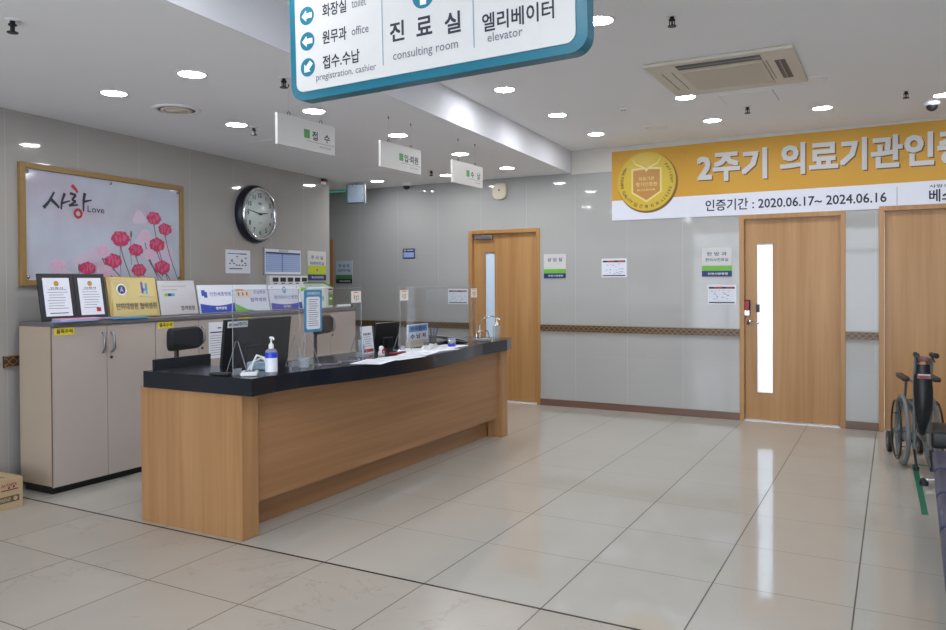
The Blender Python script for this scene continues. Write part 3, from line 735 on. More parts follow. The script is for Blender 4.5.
# clock
t = thing('wall_clock', 'round wall clock with deep black case, chrome ring and pale face', 'clock', lw(2.70, 2.12), WROT)
MB(mat('clock_case', (18, 22, 36), 0.4)).lathe([(0.285, 0), (0.292, -0.015), (0.290, -0.05), (0.277, -0.078), (0.262, -0.084), (0.25, -0.07)], axis='y', n=48).build('case', t)
MB(chrome).lathe([(0.268, -0.080), (0.268, -0.094), (0.256, -0.104), (0.240, -0.100), (0.236, -0.084)], axis='y', n=48).build('chrome_ring', t)
MB(mat('clock_face', (206, 216, 212), 0.3)).lathe([(0.238, -0.084), (0.238, -0.086), (0, -0.0862)], axis='y', n=48).build('dial', t)
b = MB(ink)
for k in range(1, 13):
    a = PI / 2 - k * PI / 6; b.text(str(k), 0.188 * math.cos(a), 0.188 * math.sin(a), h=0.044, y=-0.088, bold=0.03)
b.text('ROSE', 0.0, 0.105, 0.05, 0.02, -0.088, 0.02).rect(-0.03, 0.03, -0.092, -0.088, -0.088); b.build('numeral', t)
def hand(ang, ln, wd, name):
    a = math.radians(ang); dx, dz = math.sin(a), math.cos(a); nx, nz = dz, -dx
    P = [(-dx * 0.03 - nx * wd, -dz * 0.03 - nz * wd), (-dx * 0.03 + nx * wd, -dz * 0.03 + nz * wd), (dx * ln + nx * wd * .4, dz * ln + nz * wd * .4), (dx * ln - nx * wd * .4, dz * ln - nz * wd * .4)]
    MB(ink).prism(P, -0.092, -0.0895, 'y').lathe([(0.012, -0.094), (0.012, -0.088)], axis='y', n=12).build(name, t)
hand(83, 0.125, 0.008, 'hour_hand'); hand(279, 0.205, 0.007, 'minute_hand')

# painting
t = thing('wall_picture', 'large watercolour print of pink flowers in a gilded wooden frame on the left wall', 'picture', lw(0.887, 1.85), WROT)
f = MB(woodgold); a, c, q = 0.798, 0.438, 0.042
f.box(-a, -a + q, -0.035, 0, -c, c, 0.004).box(a - q, a, -0.035, 0, -c, c, 0.004).box(-a + q, a - q, -0.035, 0, c - q, c, 0.004).box(-a + q, a - q, -0.035, 0, -c, -c + q, 0.004)
f.build('picture_frame', t)
MB(art_m).box(-a + q - 0.004, a - q + 0.004, -0.014, -0.002, -c + q - 0.004, c - q + 0.004).build('print', t)
S0, Z0 = 0.917, 1.847
FL = [(1.017, 1.783, 0.094, 0), (1.377, 1.976, 0.081, 0), (1.504, 1.889, 0.078, 0), (1.274, 1.808, 0.067, 1), (1.409, 1.751, 0.088, 0), (1.174, 1.698, 0.076, 0), (1.317, 1.666, 0.068, 1), (0.939, 1.603, 0.087, 0), (0.835, 1.676, 0.079, 1), (0.69, 1.539, 0.075, 0), (0.43, 1.551, 0.078, 1), (1.204, 1.533, 0.077, 0), (1.465, 1.558, 0.089, 0), (0.848, 1.518, 0.08, 1)]
b = MB(stem_m); y = -0.0148
def ribbon(b, P, w, y):
    for (x0, z0), (x1, z1) in zip(P, P[1:]):
        dx, dz = x1 - x0, z1 - z0; l = math.hypot(dx, dz) or 1; nx, nz = -dz / l * w / 2, dx / l * w / 2
        b.poly([(x0 - nx, z0 - nz), (x1 - nx, z1 - nz), (x1 + nx, z1 + nz), (x0 + nx, z0 + nz)], y)
for s, z, r, p in FL:
    if z > 1.6:
        u, v = s - S0, z - Z0; e = 0.55 * u + 0.34; bt_ = -c + q + 0.002
        P = [(u + (0.05 + (0.10 if u > .3 else 0.06)) * (k / 6) ** 1.3, v - r * 0.6 + (bt_ - v + r * 0.6) * k / 6) for k in range(7)]
        P = [(min(p_[0], a - q - 0.012), p_[1]) for p_ in P]
        ribbon(b, P, 0.010, y)
for u, v in ((0.21, -0.02), (-0.30, -0.30), (0.10, -0.10)): b.disc(u, v, 0.012, y, 8, 0.03); ribbon(b, [(u, v), (u - 0.01, v - 0.12), (u, -c + q + 0.002 if v < -.2 else v - 0.25)], 0.006, y)
b.build('flower_stem', t)
rr = random.Random(3)
mist = mat('mist_print', (200, 184, 206), 0.2, noise=0.04, nscale=6)
for u, v, r in ((-0.2, -0.26, 0.13), (-0.05, -0.33, 0.14), (0.36, -0.06, 0.1), (0.55, -0.2, 0.14), (-0.48, -0.36, 0.1), (0.3, 0.12, 0.07)):
    r = min(r, v + c - q + 0.12)
    P = []
    for k in range(22):
        an = 2 * PI * k / 22; rad = r * (1 + 0.18 * math.sin(3 * an + u * 9))
        P.append((u + rad * math.cos(an), max(v + rad * 0.8 * math.sin(an), -c + q + 0.001)))
    MB(mist).poly(P, -0.01445 - 0.00002 * r).build('colour_wash', t)
for i, (s, z, r, p) in enumerate(FL):
    u, v = s - S0, z - Z0
    b = MB(stem_m); zmin = -c + q + 0.001
    yy = -0.0152 - 0.0002 * i
    b.poly([(u - r * .16, max(v - r * .35, zmin)), (u - r * .07, max(v - r * .85, zmin)), (u + r * .07, max(v - r * .85, zmin)), (u + r * .16, max(v - r * .35, zmin))], yy + 0.00005)
    def petal(m_, cu, cv, ru, rv, a0, y_, n=22, rag=0.14):
        b.use(m_); P = []; ph = rr.uniform(0, 6)
        for k in range(n):
            an = 2 * PI * k / n
            k_ = 1 + rag * (0.6 * math.sin(6 * an + ph) + 0.5 * math.sin(11 * an + 2 * ph))
            x_, z_ = ru * k_ * math.cos(an), rv * k_ * math.sin(an)
            P.append((cu + x_ * math.cos(a0) - z_ * math.sin(a0), max(cv + x_ * math.sin(a0) + z_ * math.cos(a0), zmin)))
        b.poly(P, y_)
    A_, B_ = (pinkl, mist) if p else (pinkp, pinkd)
    petal(B_, u, v + r * .02, r * 1.0, r * .66, 0, yy, 34, 0.09)
    for k in range(9):
        an = PI * (k + .5) / 9 + rr.uniform(-.2, .2); d_ = r * rr.uniform(.35, .62)
        petal(A_ if k % 2 else B_, u + d_ * math.cos(an) * 1.05, v + d_ * math.sin(an) * .7 - r * .12, r * .40, r * .22, an, yy - 0.00001 * (k + 1))
    for k in range(5):
        petal(B_ if k % 2 else A_, u + r * (-.4 + .2 * k), v + r * rr.uniform(-.3, .1), r * .30, r * .17, rr.uniform(-.6, .6) + PI / 2, yy - 0.00001 * (k + 11))
    b.build('flower', t)
b = MB(ink)
def stroke(b, pts, w0, w1, y=-0.0182):
    w0 *= 1.5; w1 *= 1.5
    n = len(pts) - 1
    for i in range(n):
        (x0, z0), (x1, z1) = pts[i], pts[i + 1]; dx, dz = x1 - x0, z1 - z0; l = math.hypot(dx, dz) or 1
        w0 *= 1.0; wa = w0 + (w1 - w0) * i / n; wb_ = w0 + (w1 - w0) * (i + 1) / n; nx, nz = -dz / l / 2, dx / l / 2
        b.poly([(x0 - nx * wa, z0 - nz * wa), (x1 - nx * wb_, z1 - nz * wb_), (x1 + nx * wb_, z1 + nz * wb_), (x0 + nx * wa, z0 + nz * wa)], y)
LX, LZ = 0.312 - S0, 1.975 - Z0
def S(p, w0=0.017, w1=0.008): stroke(b, [(LX + .9 * x_, LZ + .95 * z_) for x_, z_ in p], w0, w1)
S([(0.0, 0.0), (0.05, 0.05), (0.10, 0.13)], .018, .01); S([(0.07, 0.07), (0.12, 0.035), (0.145, 0.01)], .018, .01)
S([(0.20, 0.13), (0.17, 0.06), (0.165, 0.0)], .016, .008); S([(0.175, 0.05), (0.25, 0.075)], .012, .006)
S([(0.25, 0.135), (0.31, 0.125), (0.27, 0.085), (0.31, 0.075), (0.24, 0.035), (0.33, 0.05)], .014, .009)
S([(0.40, 0.15), (0.385, 0.08), (0.385, 0.0)], .018, .008); S([(0.39, 0.08), (0.47, 0.10)], .014, .006)
b.text('Love', 0.775 - S0, 2.0 - Z0, 0.16, 0.05, -0.0182)
b.use(red); S([(0.27, 0.20), (0.315, 0.165), (0.325, 0.145)], .02, .012)
S([(0.33 + 0.035 * math.cos(k * PI / 6), -0.02 + 0.032 * math.sin(k * PI / 6)) for k in range(13)], .016, .012)
b.build('brush_lettering', t)
b = MB(chrome)
for u in (-0.735, 0.0, 0.735):
    for v in (-0.375, 0.375): b.lathe([(0.012, -0.014), (0.012, -0.022), (0, -0.024)], (u, 0, v), 'y', 12)
b.build('standoff_pin', t)

# ------------------------------------------------------------------ cabinets
def cabinet(loc):
    t = thing('cabinet', '', 'cabinet', loc, PI / 2, 'beige filing cabinets in a row')
    D = 0.36; Wd = 0.834
    b = MB(cab_m); b.box(-Wd / 2 + .001, Wd / 2 - .001, 0.02, D, 0.06, 1.135).build('body', t)
    MB(black).box(-Wd / 2 + 0.02, Wd / 2 - 0.002, 0.035, D - 0.02, 0.0, 0.06).build('plinth', t)
    for sx in (-1, 1):
        x0, x1 = (-Wd / 2 + 0.003, -0.002) if sx < 0 else (0.002, Wd / 2 - 0.004)
        d = MB(cab_m).box(x0, x1, 0, 0.019, 0.05, 1.128, 0.0015).build('cabinet_door', t)
        h = MB(steel); X = sx * 0.035
        h.tube([(X, 0, 1.075), (X, -0.012, 1.07), (X + .004 * sx, -0.030, 1.045), (X + .004 * sx, -0.030, 0.965), (X, -0.012, 0.94), (X, 0, 0.935)], [0.009, 0.009, 0.008, 0.010, 0.009, 0.009], 8)
        h.build('handle', d)
    MB(ink).lathe([(0.011, 0), (0.010, -0.006), (0, -0.007)], (0.035, 0, 0.895), 'y', 12).build('lock', t)
    b = MB(yellow).box(-Wd / 2 + 0.022, -Wd / 2 + 0.165, -0.0012, 0, 1.078, 1.127).use(ink).text('품목수석', -Wd / 2 + 0.093, 1.102, 0.115, 0.030, -0.002, 0.04)
    b.build('yellow_label', t)
    return t
ylist = [3.617, 4.451, 5.285, 6.119]
labs = ['beige two-door cabinet at the left end of the row, its side panel in view', 'second beige cabinet from the left, behind the first office chair', 'third beige cabinet from the left, mostly hidden by the large black monitor', 'beige cabinet at the far right end of the row, below the green lidded box']
c0 = cabinet((-4.975, ylist[0], 0)); c0['label'] = labs[0]
for yv, lb in list(zip(ylist, labs))[1:]: dup(c0, (-4.975, yv, 0), label=lb)
sd = MB(cabside_m).box(-0.4185, -0.4165, 0.004, 0.36, 0.058, 1.135).use(edge_m).box(-0.420, -0.4165, -0.001, 0.006, 0.058, 1.135)
sd.build('side_panel', c0, 'tan end panel')
b = MB(cabtop_m).box(-1.668, 1.675, -0.015, 0.365, 1.135, 1.165, 0.004)
tag(b.build('worktop'), 'thin grey worktop running over the row of beige cabinets', 'worktop', loc=(-4.975, 4.868, 0), rz=PI / 2)
CT = 1.165
t = thing('cabinet_notice', 'sheet of small print taped to the cabinet door left of the black monitor', 'notice', (-4.976, 4.63, 0.955), PI / 2)
MB(paper).box(-0.075, 0.085, -0.002, 0, -0.155, 0.145).build('sheet', t)
b = MB(navy).rect(0.02, 0.06, 0.09, 0.10, -0.0026).rect(-0.06, 0.07, 0.055, 0.065, -0.0026).use(greytxt)
for k in range(9): b.rect(-0.06, 0.065, 0.03 - 0.02 * k, 0.0335 - 0.02 * k, -0.0026)
b.build('sheet_print', t)

# standing plaques on the cabinets: local x along the row, leaning back
def lean(name, label, cat, y0, y1, x, rx=-0.18, group=None, yaw=0.0):
    return thing(name, label, cat, (x, (y0 + y1) / 2, CT + 0.0045), PI / 2 + yaw, group, rx=rx)
def lines(b, m, x0, x1, z0, z1, n, y, seed=0):
    b.use(m); r = random.Random(seed)
    for k in range(n):
        v = z0 + (z1 - z0) * k / max(1, n - 1); b.rect(x0 + r.uniform(0, .1) * (x1 - x0), x1 - r.uniform(0, .25) * (x1 - x0), v, v + 0.0035, y)
def cert(y0, y1, x, label, seal):
    t = lean('framed_certificate', label, 'certificate', y0, y1, x, group='black framed certificates'); w = (y1 - y0) / 2; h = 0.335
    MB(mat('frame_black', (28, 28, 38), 0.35)).box(-w, w, 0, 0.018, 0, h, 0.004).build('frame', t)
    q = 0.032
    b = MB(paper).rect(-w + q, w - q, q, h - q, -0.0008); b.use(mat('seal_gold', (190, 140, 50), 0.5)).disc(0, h - q - 0.04, 0.019, -0.0016, 14)
    lines(b, greytxt, -w + q + 0.02, w - q - 0.02, 0.085, h - q - 0.085, 8, -0.0014, int(y0 * 10))
    b.use(ink).text('인증서', 0, h - q - 0.072, 0.09, 0.012, -0.0014, 0.03)
    if seal: b.use(red).rect(w - q - 0.06, w - q - 0.025, 0.055, 0.085, -0.0016)
    else: b.use(ink).rect(-w + q + 0.03, w - q - 0.03, 0.05, 0.056, -0.0014)
    b.build('certificate_sheet', t)
cert(3.225, 3.485, -5.11, 'black framed certificate at the left end of the cabinet top', False)
cert(3.487, 3.735, -5.11, 'black framed certificate beside the gold plaque, with a small red seal', True)
def plaque(y0, y1, h, x, m, label, name='plaque', fr=None, rx=-0.2):
    t = lean(name, label, 'plaque', y0, y1, x, group='partner hospital plaques', rx=rx); w = (y1 - y0) / 2
    MB(m).box(-w, w, 0, 0.02, 0, h, 0.004).build('plate', t)
    return t, w
t, w = plaque(3.745, 4.185, 0.315, -5.10, brass, 'shiny gold plaque with a round blue emblem and black Korean letters')
b = MB(mat('brass_bright', (186, 170, 118), 0.25, metal=0.6)).rect(-w + .03, w - .012, .012, .303, -0.0006)
b.use(white).disc(-0.10, 0.215, 0.045, -0.0012, 24).use(navy).disc(-0.10, 0.215, 0.034, -0.0018, 24).use(white).text('A', -0.10, 0.216, 0.026, 0.04, -0.0024)
b.use(blue).rect(0.075, 0.093, 0.185, 0.25, -0.0012).rect(0.093, 0.112, 0.205, 0.222, -0.0014).disc(0.084, 0.262, 0.012, -0.0012, 12).use(cyan).rect(0.112, 0.13, 0.175, 0.24, -0.0012).disc(0.121, 0.252, 0.012, -0.0012, 12)
b.rect(0.045, 0.165, 0.158, 0.162, -0.0012).use(ink).text('인하대병원 협력병원', 0.015, 0.085, 0.36, 0.052, -0.0012, 0.03)
b.build('plaque_print', t)
t, w = plaque(4.20, 4.575, 0.285, -5.11, silver, 'brushed silver plaque with a green and blue mark, right of the gold one')
b = MB(greytxt).text('The Catholic Hospital', -0.03, 0.235, 0.24, 0.016, -0.0008).rect(-0.15, 0.0, 0.205, 0.209, -0.0008)
b.use(green).rect(-0.13, -0.095, 0.155, 0.178, -0.0008).use(navy).rect(-0.095, -0.065, 0.155, 0.178, -0.0009).use(cyan).rect(-0.065, -0.03, 0.155, 0.178, -0.0008)
b.use(ink).text('협력병원', 0.085, 0.055, 0.14, 0.036, -0.0008, 0.02); b.build('plaque_print', t)
sign_w = mat('plaque_white', (222, 226, 238), 0.25)
def wave(b, m, w, z0, amp, zb, sgn=1):
    b.use(m); n = 14
    top = [(-w + 2 * w * k / n, z0 + sgn * amp * math.sin(PI * k / n) ) for k in range(n + 1)]
    for (a_, c_), (d_, e_) in zip(top, top[1:]): b.poly([(a_, zb), (d_, zb), (d_, e_), (a_, c_)], -0.0008)
t, w = plaque(4.595, 4.985, 0.245, -5.10, sign_w, 'white and blue plaque with a curved blue band and a blue book mark')
b = MB(blue).rect(-0.165, -0.125, 0.15, 0.20, -0.0008).rect(-0.14, -0.105, 0.135, 0.185, -0.0009).text('인천세종병원', 0.045, 0.165, 0.24, 0.036, -0.0008, 0.01)
wave(b, blue, w - .003, 0.085, -0.022, 0.004); b.use(white).text('협력병원', 0.03, 0.04, 0.12, 0.024, -0.0014, 0.03); b.build('plaque_print', t)
t, w = plaque(4.995, 5.415, 0.245, -5.105, sign_w, 'white plaque with an orange and brown corner mark and a green swoosh')
b = MB(mat('orange_print', (214, 132, 70), 0.4)).rect(-0.185, -0.09, 0.19, 0.205, -0.0008).use(mat('cream_print', (230, 210, 196), 0.4)).rect(-0.185, 0.0, 0.125, 0.19, -0.0008).use(brown)
for k in range(3): b.rect(-0.165 + .05 * k, -0.15 + .05 * k, 0.145, 0.175, -0.0014)
b.use(blue).text('강남병원', 0.10, 0.175, 0.15, 0.032, -0.0008, 0.01).text('협력병원', 0.075, 0.105, 0.20, 0.036, -0.0008, 0.02)
b.use(green).poly([(-w, 0.004), (-0.02, 0.004), (-0.1, 0.03), (-w + .003, 0.075)], -0.0008).use(cyan).poly([(-0.08, 0.004), (0.03, 0.004), (-0.05, 0.018)], -0.0012); b.build('plaque_print', t)
t, w = plaque(5.43, 5.86, 0.235, -5.10, sign_w, 'white plaque with a blue ring emblem and a violet blue band')
b = MB(cyan); b.disc(-0.01, 0.19, 0.026, -0.0008, 16, 0.034).use(sign_w).disc(-0.01, 0.188, 0.017, -0.0014, 14, 0.024).use(cyan).disc(-0.01, 0.178, 0.012, -0.002, 10)
b.use(blue).text('현대유비스병원', 0.0, 0.12, 0.32, 0.038, -0.0008, 0.01)
wave(b, mat('violet_blue', (74, 80, 168), 0.4), w - .003, 0.07, -0.02, 0.004); b.use(white).text('협력병원', 0.0, 0.03, 0.10, 0.02, -0.0014, 0.02)
for u in (-0.17, 0.17): b.use(ink).disc(u, 0.215, 0.006, -0.001, 8)
b.build('plaque_print', t)
t, w = plaque(5.87, 6.23, 0.215, -5.10, mat('plaque_pale', (216, 226, 226), 0.25), 'pale plaque with a lime green corner behind the blue notice')
b = MB(green).poly([(-w + .003, 0.212), (-w + .003, 0.165), (-0.08, 0.205), (-0.06, 0.212)], -0.0008).use(ink).text('길병원', 0.06, 0.10, 0.18, 0.05, -0.0008, 0.01); b.build('plaque_print', t)
# papers, green box, tube
rr = random.Random(5)
for k, (m, dy, dz, yw, lab) in enumerate([(lblue, 0.0, 0.0, 0.05, 'blue folder at the bottom of the pile under the framed certificates'), (pinkl, 0.02, 0.006, -0.06, 'pink sheets on the blue folder in front of the framed certificates'), (cyan, 0.42, 0.0, 0.03, 'turquoise folder in front of the second framed certificate'), (mat('violet_paper', (140, 140, 176), 0.6), 0.22, 0.003, -0.02, 'violet grey sheets hanging over the front edge of the cabinet top')]):
    o = MB(m).box(-0.15, 0.15, -0.055, 0.05, 0, 0.010, 0.002).box(-0.14, 0.13, -0.052, 0.045, 0.010, 0.0106).build('paper_stack')
    tag(o, lab, 'papers', 'loose papers on the cabinets', (-4.985 - .008 * k, 3.38 + dy, CT + dz * 1.9 + .001), PI / 2 + yw)
t = thing('tissue_box', 'white carton with a sloping green lid at the end of the cabinet top', 'box', (-5.2, 6.37, CT + .001), PI / 2 + 0.25)
b = MB(mat('carton_white', (226, 228, 222), 0.5)).prism([(-0.10, 0), (0.11, 0), (0.11, 0.20), (-0.10, 0.25)], 0, 0.22, 'y'); b.build('carton', t)
MB(greenlid).prism([(-0.105, 0.25), (0.115, 0.198), (0.115, 0.210), (-0.105, 0.262)], -0.006, 0.226, 'y').build('lid', t)
b = MB(greenlid).poly([(-0.0, 0.02), (0.11, 0.02), (0.11, 0.14), (0.0, 0.15)], -0.001).use(ink).rect(0.0, 0.10, 0.175, 0.195, -0.001)
for k in range(3): b.rect(0.005 + .035 * k, 0.028 + .035 * k, 0.15, 0.165, -0.0012)
b.use(white).rect(0.02, 0.09, 0.08, 0.10, -0.0016); b.build('carton_print', t)
t = thing('paper_tube', 'white rolled tube lying at the right end of the cabinet top', 'tube', (-5.02, 6.42, CT + 0.017), 0)
MB(white).tube([(0, -0.14, 0), (0, 0.08, 0)], 0.016, 12).build('tube', t)
MB(black).tube([(0, 0.08, 0), (0, 0.11, 0)], 0.017, 12).build('cap', t)

# ------------------------------------------------------------------ reception counter
t = thing('reception_counter', 'long wood reception counter with a curved black stone top', 'counter', (-3.16, 3.12, 0))
MB(ctr_m).box(-0.825, 0, 0, 0.125, 0, 0.808, 0.002).build('end_panel', t, 'near end panel with upright grain')
MB(ctr_m).box(-0.14, 0, 3.2, 3.325, 0, 0.808, 0.002).build('end_post', t)
MB(ctrh_m).box(-0.06, -0.03, 0.125, 3.2, 0.178, 0.808).build('front_panel', t)
MB(ctrh_m).box(-0.165, -0.15, 0.125, 3.2, 0, 0.178).build('toe_kick', t)
MB(ctr_m).box(-0.84, -0.81, 0.125, 0.16, 0, 0.808).box(-0.78, -0.16, 3.29, 3.32, 0, 0.73).build('inner_panel', t)
MB(mat('desk_laminate', (150, 132, 116), 0.4)).box(-0.80, -0.065, 0.127, 3.28, 0.70, 0.73).build('work_desk', t)
front = [(-3.062, 3.10), (-3.075, 3.30), (-3.06, 3.52), (-3.01, 3.72), (-2.955, 3.98), (-2.91, 4.25), (-2.893, 4.5), (-2.895, 4.75), (-2.92, 5.0), (-2.965, 5.3), (-3.02, 5.55), (-3.05, 5.75), (-3.05, 6.22)]
def cr(P, n=5):
    out = []
    for i in range(len(P) - 1):
        p0, p1, p2, p3 = P[max(i - 1, 0)], P[i], P[i + 1], P[min(i + 2, len(P) - 1)]
        for k in range(n):
            u = k / n
            out.append(tuple(0.5 * (2 * p1[j] + (p2[j] - p0[j]) * u + (2 * p0[j] - 5 * p1[j] + 4 * p2[j] - p3[j]) * u * u + (3 * p1[j] - p0[j] - 3 * p2[j] + p3[j]) * u ** 3) for j in (0, 1)))
    return out + [P[-1]]
fr = [front[0]] + cr(front[1:-1]) + [front[-1]]
def off(P): return [(x + 3.16, y - 3.12) for x, y in P]
b = MB(granite)
# main run and the short return at the near end
b.prism(off(fr + [(-3.125, 6.46), (-3.56, 6.46), (-3.56, 3.52), (-3.935, 3.50), (-3.935, 3.10)]), 0.808, 0.905, 'z')
b.build('stone_top', t, 'black polished stone top')
b = MB(mat('blackish_support', (60, 56, 54), 0.5)).box(-0.40, -0.37, 0.13, 3.25, 0.73, 0.808); b.build('riser', t)

# ------------------------------------------------------------------ things on the counter
CZ = 0.906
def screen(y0, y1, x, z1, sticks, label, group='clear acrylic screens'):
    t = thing('acrylic_screen', label, 'screen', (x, (y0 + y1) / 2, CZ), PI / 2, group); w = (y1 - y0) / 2
    MB(acr).box(-w, w, 0, 0.004, 0.03, z1 - CZ).build('clear_sheet', t)
    e = MB(acr2); z = z1 - CZ
    e.box(-w - .002, -w, -.0005, .0045, 0.03, z).box(w, w + .002, -.0005, .0045, 0.03, z).box(-w, w, -.0005, .0045, z, z + .002); e.build('sheet_edge', t)
    for sx in (-1, 1):
        b = MB(acr2); X = sx * (w - 0.03)
        for s2 in (-1, 1): b.tube([(X, 0.002 + s2 * 0.085, 0.002), (X, 0.002 + s2 * 0.008, 0.19)], 0.0022, 5)
        b.box(X - .002, X + .002, -0.085, 0.09, 0, 0.004).box(X - .03, X + .03, -0.003, 0.007, 0, 0.035)
        b.build('foot', t)
    for u in sticks:
        q = MB(mat('sticker_cream', (232, 222, 212), 0.5)).box(u * w - 0.055, u * w + 0.055, -0.0012, 0, z - 0.10, z - 0.02)
        q.use(mat('orange_print', (214, 132, 70), 0.4)).rect(u * w - 0.03, u * w + 0.02, z - 0.033, z - 0.026, -0.002).use(ink)
        for k, zz in ((-0.02, -0.055), (0.0, -0.06), (0.02, -0.055), (0.0, -0.08), (-0.02, -0.07), (0.02, -0.075)): q.rect(u * w + k - .004, u * w + k + .004, z + zz - .006, z + zz + .006, -0.002)
        q.build('sticker', t)
    return t
screen(3.17, 3.72, -3.27, 1.385, [], 'clear acrylic screen in front of the large black monitor')
screen(3.79, 4.375, -3.28, 1.385, [0.80], 'clear acrylic screen with one small sticker, middle of the counter')
screen(4.86, 6.06, -3.28, 1.385, [-0.91, 0.94], 'widest clear acrylic screen with two stickers, at the far end of the counter')
t = thing('guide_leaflet', 'tall blue bordered notice stuck on the middle clear screen', 'notice', (-3.27, 3.85, 1.11), PI / 2)
MB(mat('leaflet_blue', (66, 138, 184), 0.4)).prism(rrect(-0.085, 0.085, 0, 0.27, 0.012, 3), -0.004, 0, 'y').build('card', t)
b = MB(paper); b.poly(rrect(-0.066, 0.066, 0.018, 0.225, 0.015, 3), -0.0046); lines(b, greytxt, -0.052, 0.052, 0.04, 0.205, 13, -0.0052, 4)
b.use(white).text('면회제한안내', 0, 0.246, 0.12, 0.018, -0.0046, 0.02); b.build('card_print', t)

def monitor(loc, rz, w, h, label, stand=True, sticker=None, tilt=0.16):
    t = thing('monitor', label, 'monitor', loc, rz, 'black computer monitors')
    P = MB(black); z0 = 0.12
    P.T = Matrix.Translation((0, 0, z0)) @ Matrix.Rotation(-tilt, 4, 'X')
    P.box(-w / 2, w / 2, 0, 0.022, 0, h, 0.004).box(-w * 0.2, w * 0.2, -0.012, 0.002, h * 0.1, h * 0.5, 0.008)
    P.build('casing', t)
    D = MB(mat('screen_dark', (16, 17, 20), 0.15)); D.T = Matrix.Translation((0, 0, z0)) @ Matrix.Rotation(-tilt, 4, 'X')
    D.box(-w / 2 + .012, w / 2 - .012, 0.0222, 0.0235, .014, h - .012).build('screen_glass', t)
    s = MB(black).tube([(0, 0.0, 0.005), (0, -0.01, z0 + h * 0.4)], 0.018, 8).box(-0.12, 0.12, -0.09, 0.10, 0, 0.012, 0.004); s.build('stand', t)
    if sticker:
        q = MB(paper); q.T = Matrix.Translation((0, 0, z0)) @ Matrix.Rotation(-tilt, 4, 'X')
        q.box(-w / 2 + .02, -w / 2 + .19, -0.0022, 0, h - 0.05, h - .01).use(ink).text(sticker, -w / 2 + .105, h - .03, 0.15, 0.022, -0.003, 0.03); q.build('sticker', t)
    return t
# local -y is the back of the screen, which faces the hall (+x)
monitor((-3.70, 3.785, 0.731), PI / 2, 0.60, 0.345, 'large black monitor back with a small white sticker at its top left', sticker='#CovaxVENTU', tilt=-0.12)
monitor((-3.72, 5.30, 0.731), PI / 2, 0.34, 0.24, 'black monitor seen from behind, right of the standing leaflet', tilt=-0.1)
# low dark panel on the near return
t = thing('low_partition', 'low black panel just behind the near inner counter edge, below the first chair back', 'partition', (-4.01, 3.445, 0), PI / 2)
MB(navyblack).box(-0.205, 0.245, 0, 0.02, 0.03, 0.955, 0.004).build('panel', t)
MB(black).box(-0.2, -0.15, -0.01, 0.05, 0, 0.03).box(0.15, 0.2, -0.01, 0.05, 0, 0.03).build('foot', t)
# phone and card reader
t = thing('card_reader', 'white card reader with a blue display and curled cable on the counter corner', 'card reader', (-3.20, 3.225, CZ), 0.7)
MB(white).box(-0.045, 0.045, -0.07, 0.07, 0, 0.02, 0.006).build('reader_body', t)
MB(navy).box(-0.028, 0.028, -0.01, 0.045, 0.0198, 0.021).build('display', t)
MB(white).tube([(0, 0.07, 0.012), (0.01, 0.10, 0.06), (0.03, 0.12, 0.10), (0.07, 0.12, 0.085), (0.09, 0.13, 0.02)], 0.006, 7).tube([(-0.02, 0.07, 0.012), (0.0, 0.12, 0.05), (0.05, 0.15, 0.08), (0.10, 0.15, 0.05), (0.11, 0.15, 0.01)], 0.005, 7).build('cable', t)
t = thing('scanner', 'flat black device lying on the near left part of the counter top', 'scanner', (-3.34, 3.14, CZ), 0.3)
MB(black).box(-0.06, 0.06, -0.022, 0.022, 0, 0.016, 0.006).build('device_body', t)
MB(dgrey).box(-0.05, 0.0, -0.012, 0.012, 0.016, 0.0185, 0.002).build('button_pad', t)
t = thing('cable_tray', 'pale blue clear tray with a coiled cord behind the card reader', 'tray', (-3.36, 3.48, CZ), 0.4)
MB(mat('tray_blue', (150, 176, 196), 0.3)).box(-0.07, 0.07, -0.05, 0.05, 0, 0.045, 0.006).build('tray', t)
MB(grey).tube([(0.04 * math.cos(k * .6), 0.03 * math.sin(k * .6), 0.05 + k * .0008) for k in range(26)], 0.003, 5).build('cord', t)
def pump(loc, label, w=0.048, h=0.155, m=gel, lab=True, cap=white):
    t = thing('sanitizer_bottle', label, 'bottle', loc, -0.5, 'pump sanitizer bottles')
    MB(m).lathe([(w * .9, 0), (w, 0.006), (w, h * .9), (w * .75, h * .97), (w * .35, h)], n=20).build('bottle', t)
    if lab:
        MB(sign_w).lathe([(w * 1.012, h * .14), (w * 1.012, h * .66)], n=20).build('label', t)
        MB(mat('label_blue', (38, 60, 200), 0.3)).lathe([(w * 1.014, h * .66), (w * 1.014, h * .86)], n=20).build('blue_band', t)
    b = MB(cap).lathe([(w * .42, h), (w * .42, h + .022), (w * .16, h + .03), (w * .14, h + .055), (w * .30, h + .058), (w * .30, h + .066), (0, h + .068)], n=14)
    b.tube([(0, 0, h + .062), (0.035, 0.0, h + .062), (0.045, 0, h + .052)], 0.005, 6); b.build('pump', t)
pump((-3.08, 3.27, CZ), 'clear pump bottle with a bright blue label band on the near counter corner', 0.034, 0.15)
t = thing('roll_tape_dispenser', 'small clear cup and coiled purple cord at the base of the middle screen', 'cup', (-3.18, 3.66, CZ))
MB(gel).lathe([(0.03, 0), (0.034, 0.06), (0.031, 0.06), (0.028, 0.004)], n=16).build('cup', t)
MB(mat('mauve_cord', (140, 128, 150), 0.4)).tube([(0.05 + 0.04 * math.cos(k * .7), 0.02 + .022 * k + 0.025 * math.sin(k * .7), 0.008) for k in range(22)], 0.004, 5).build('cord', t)
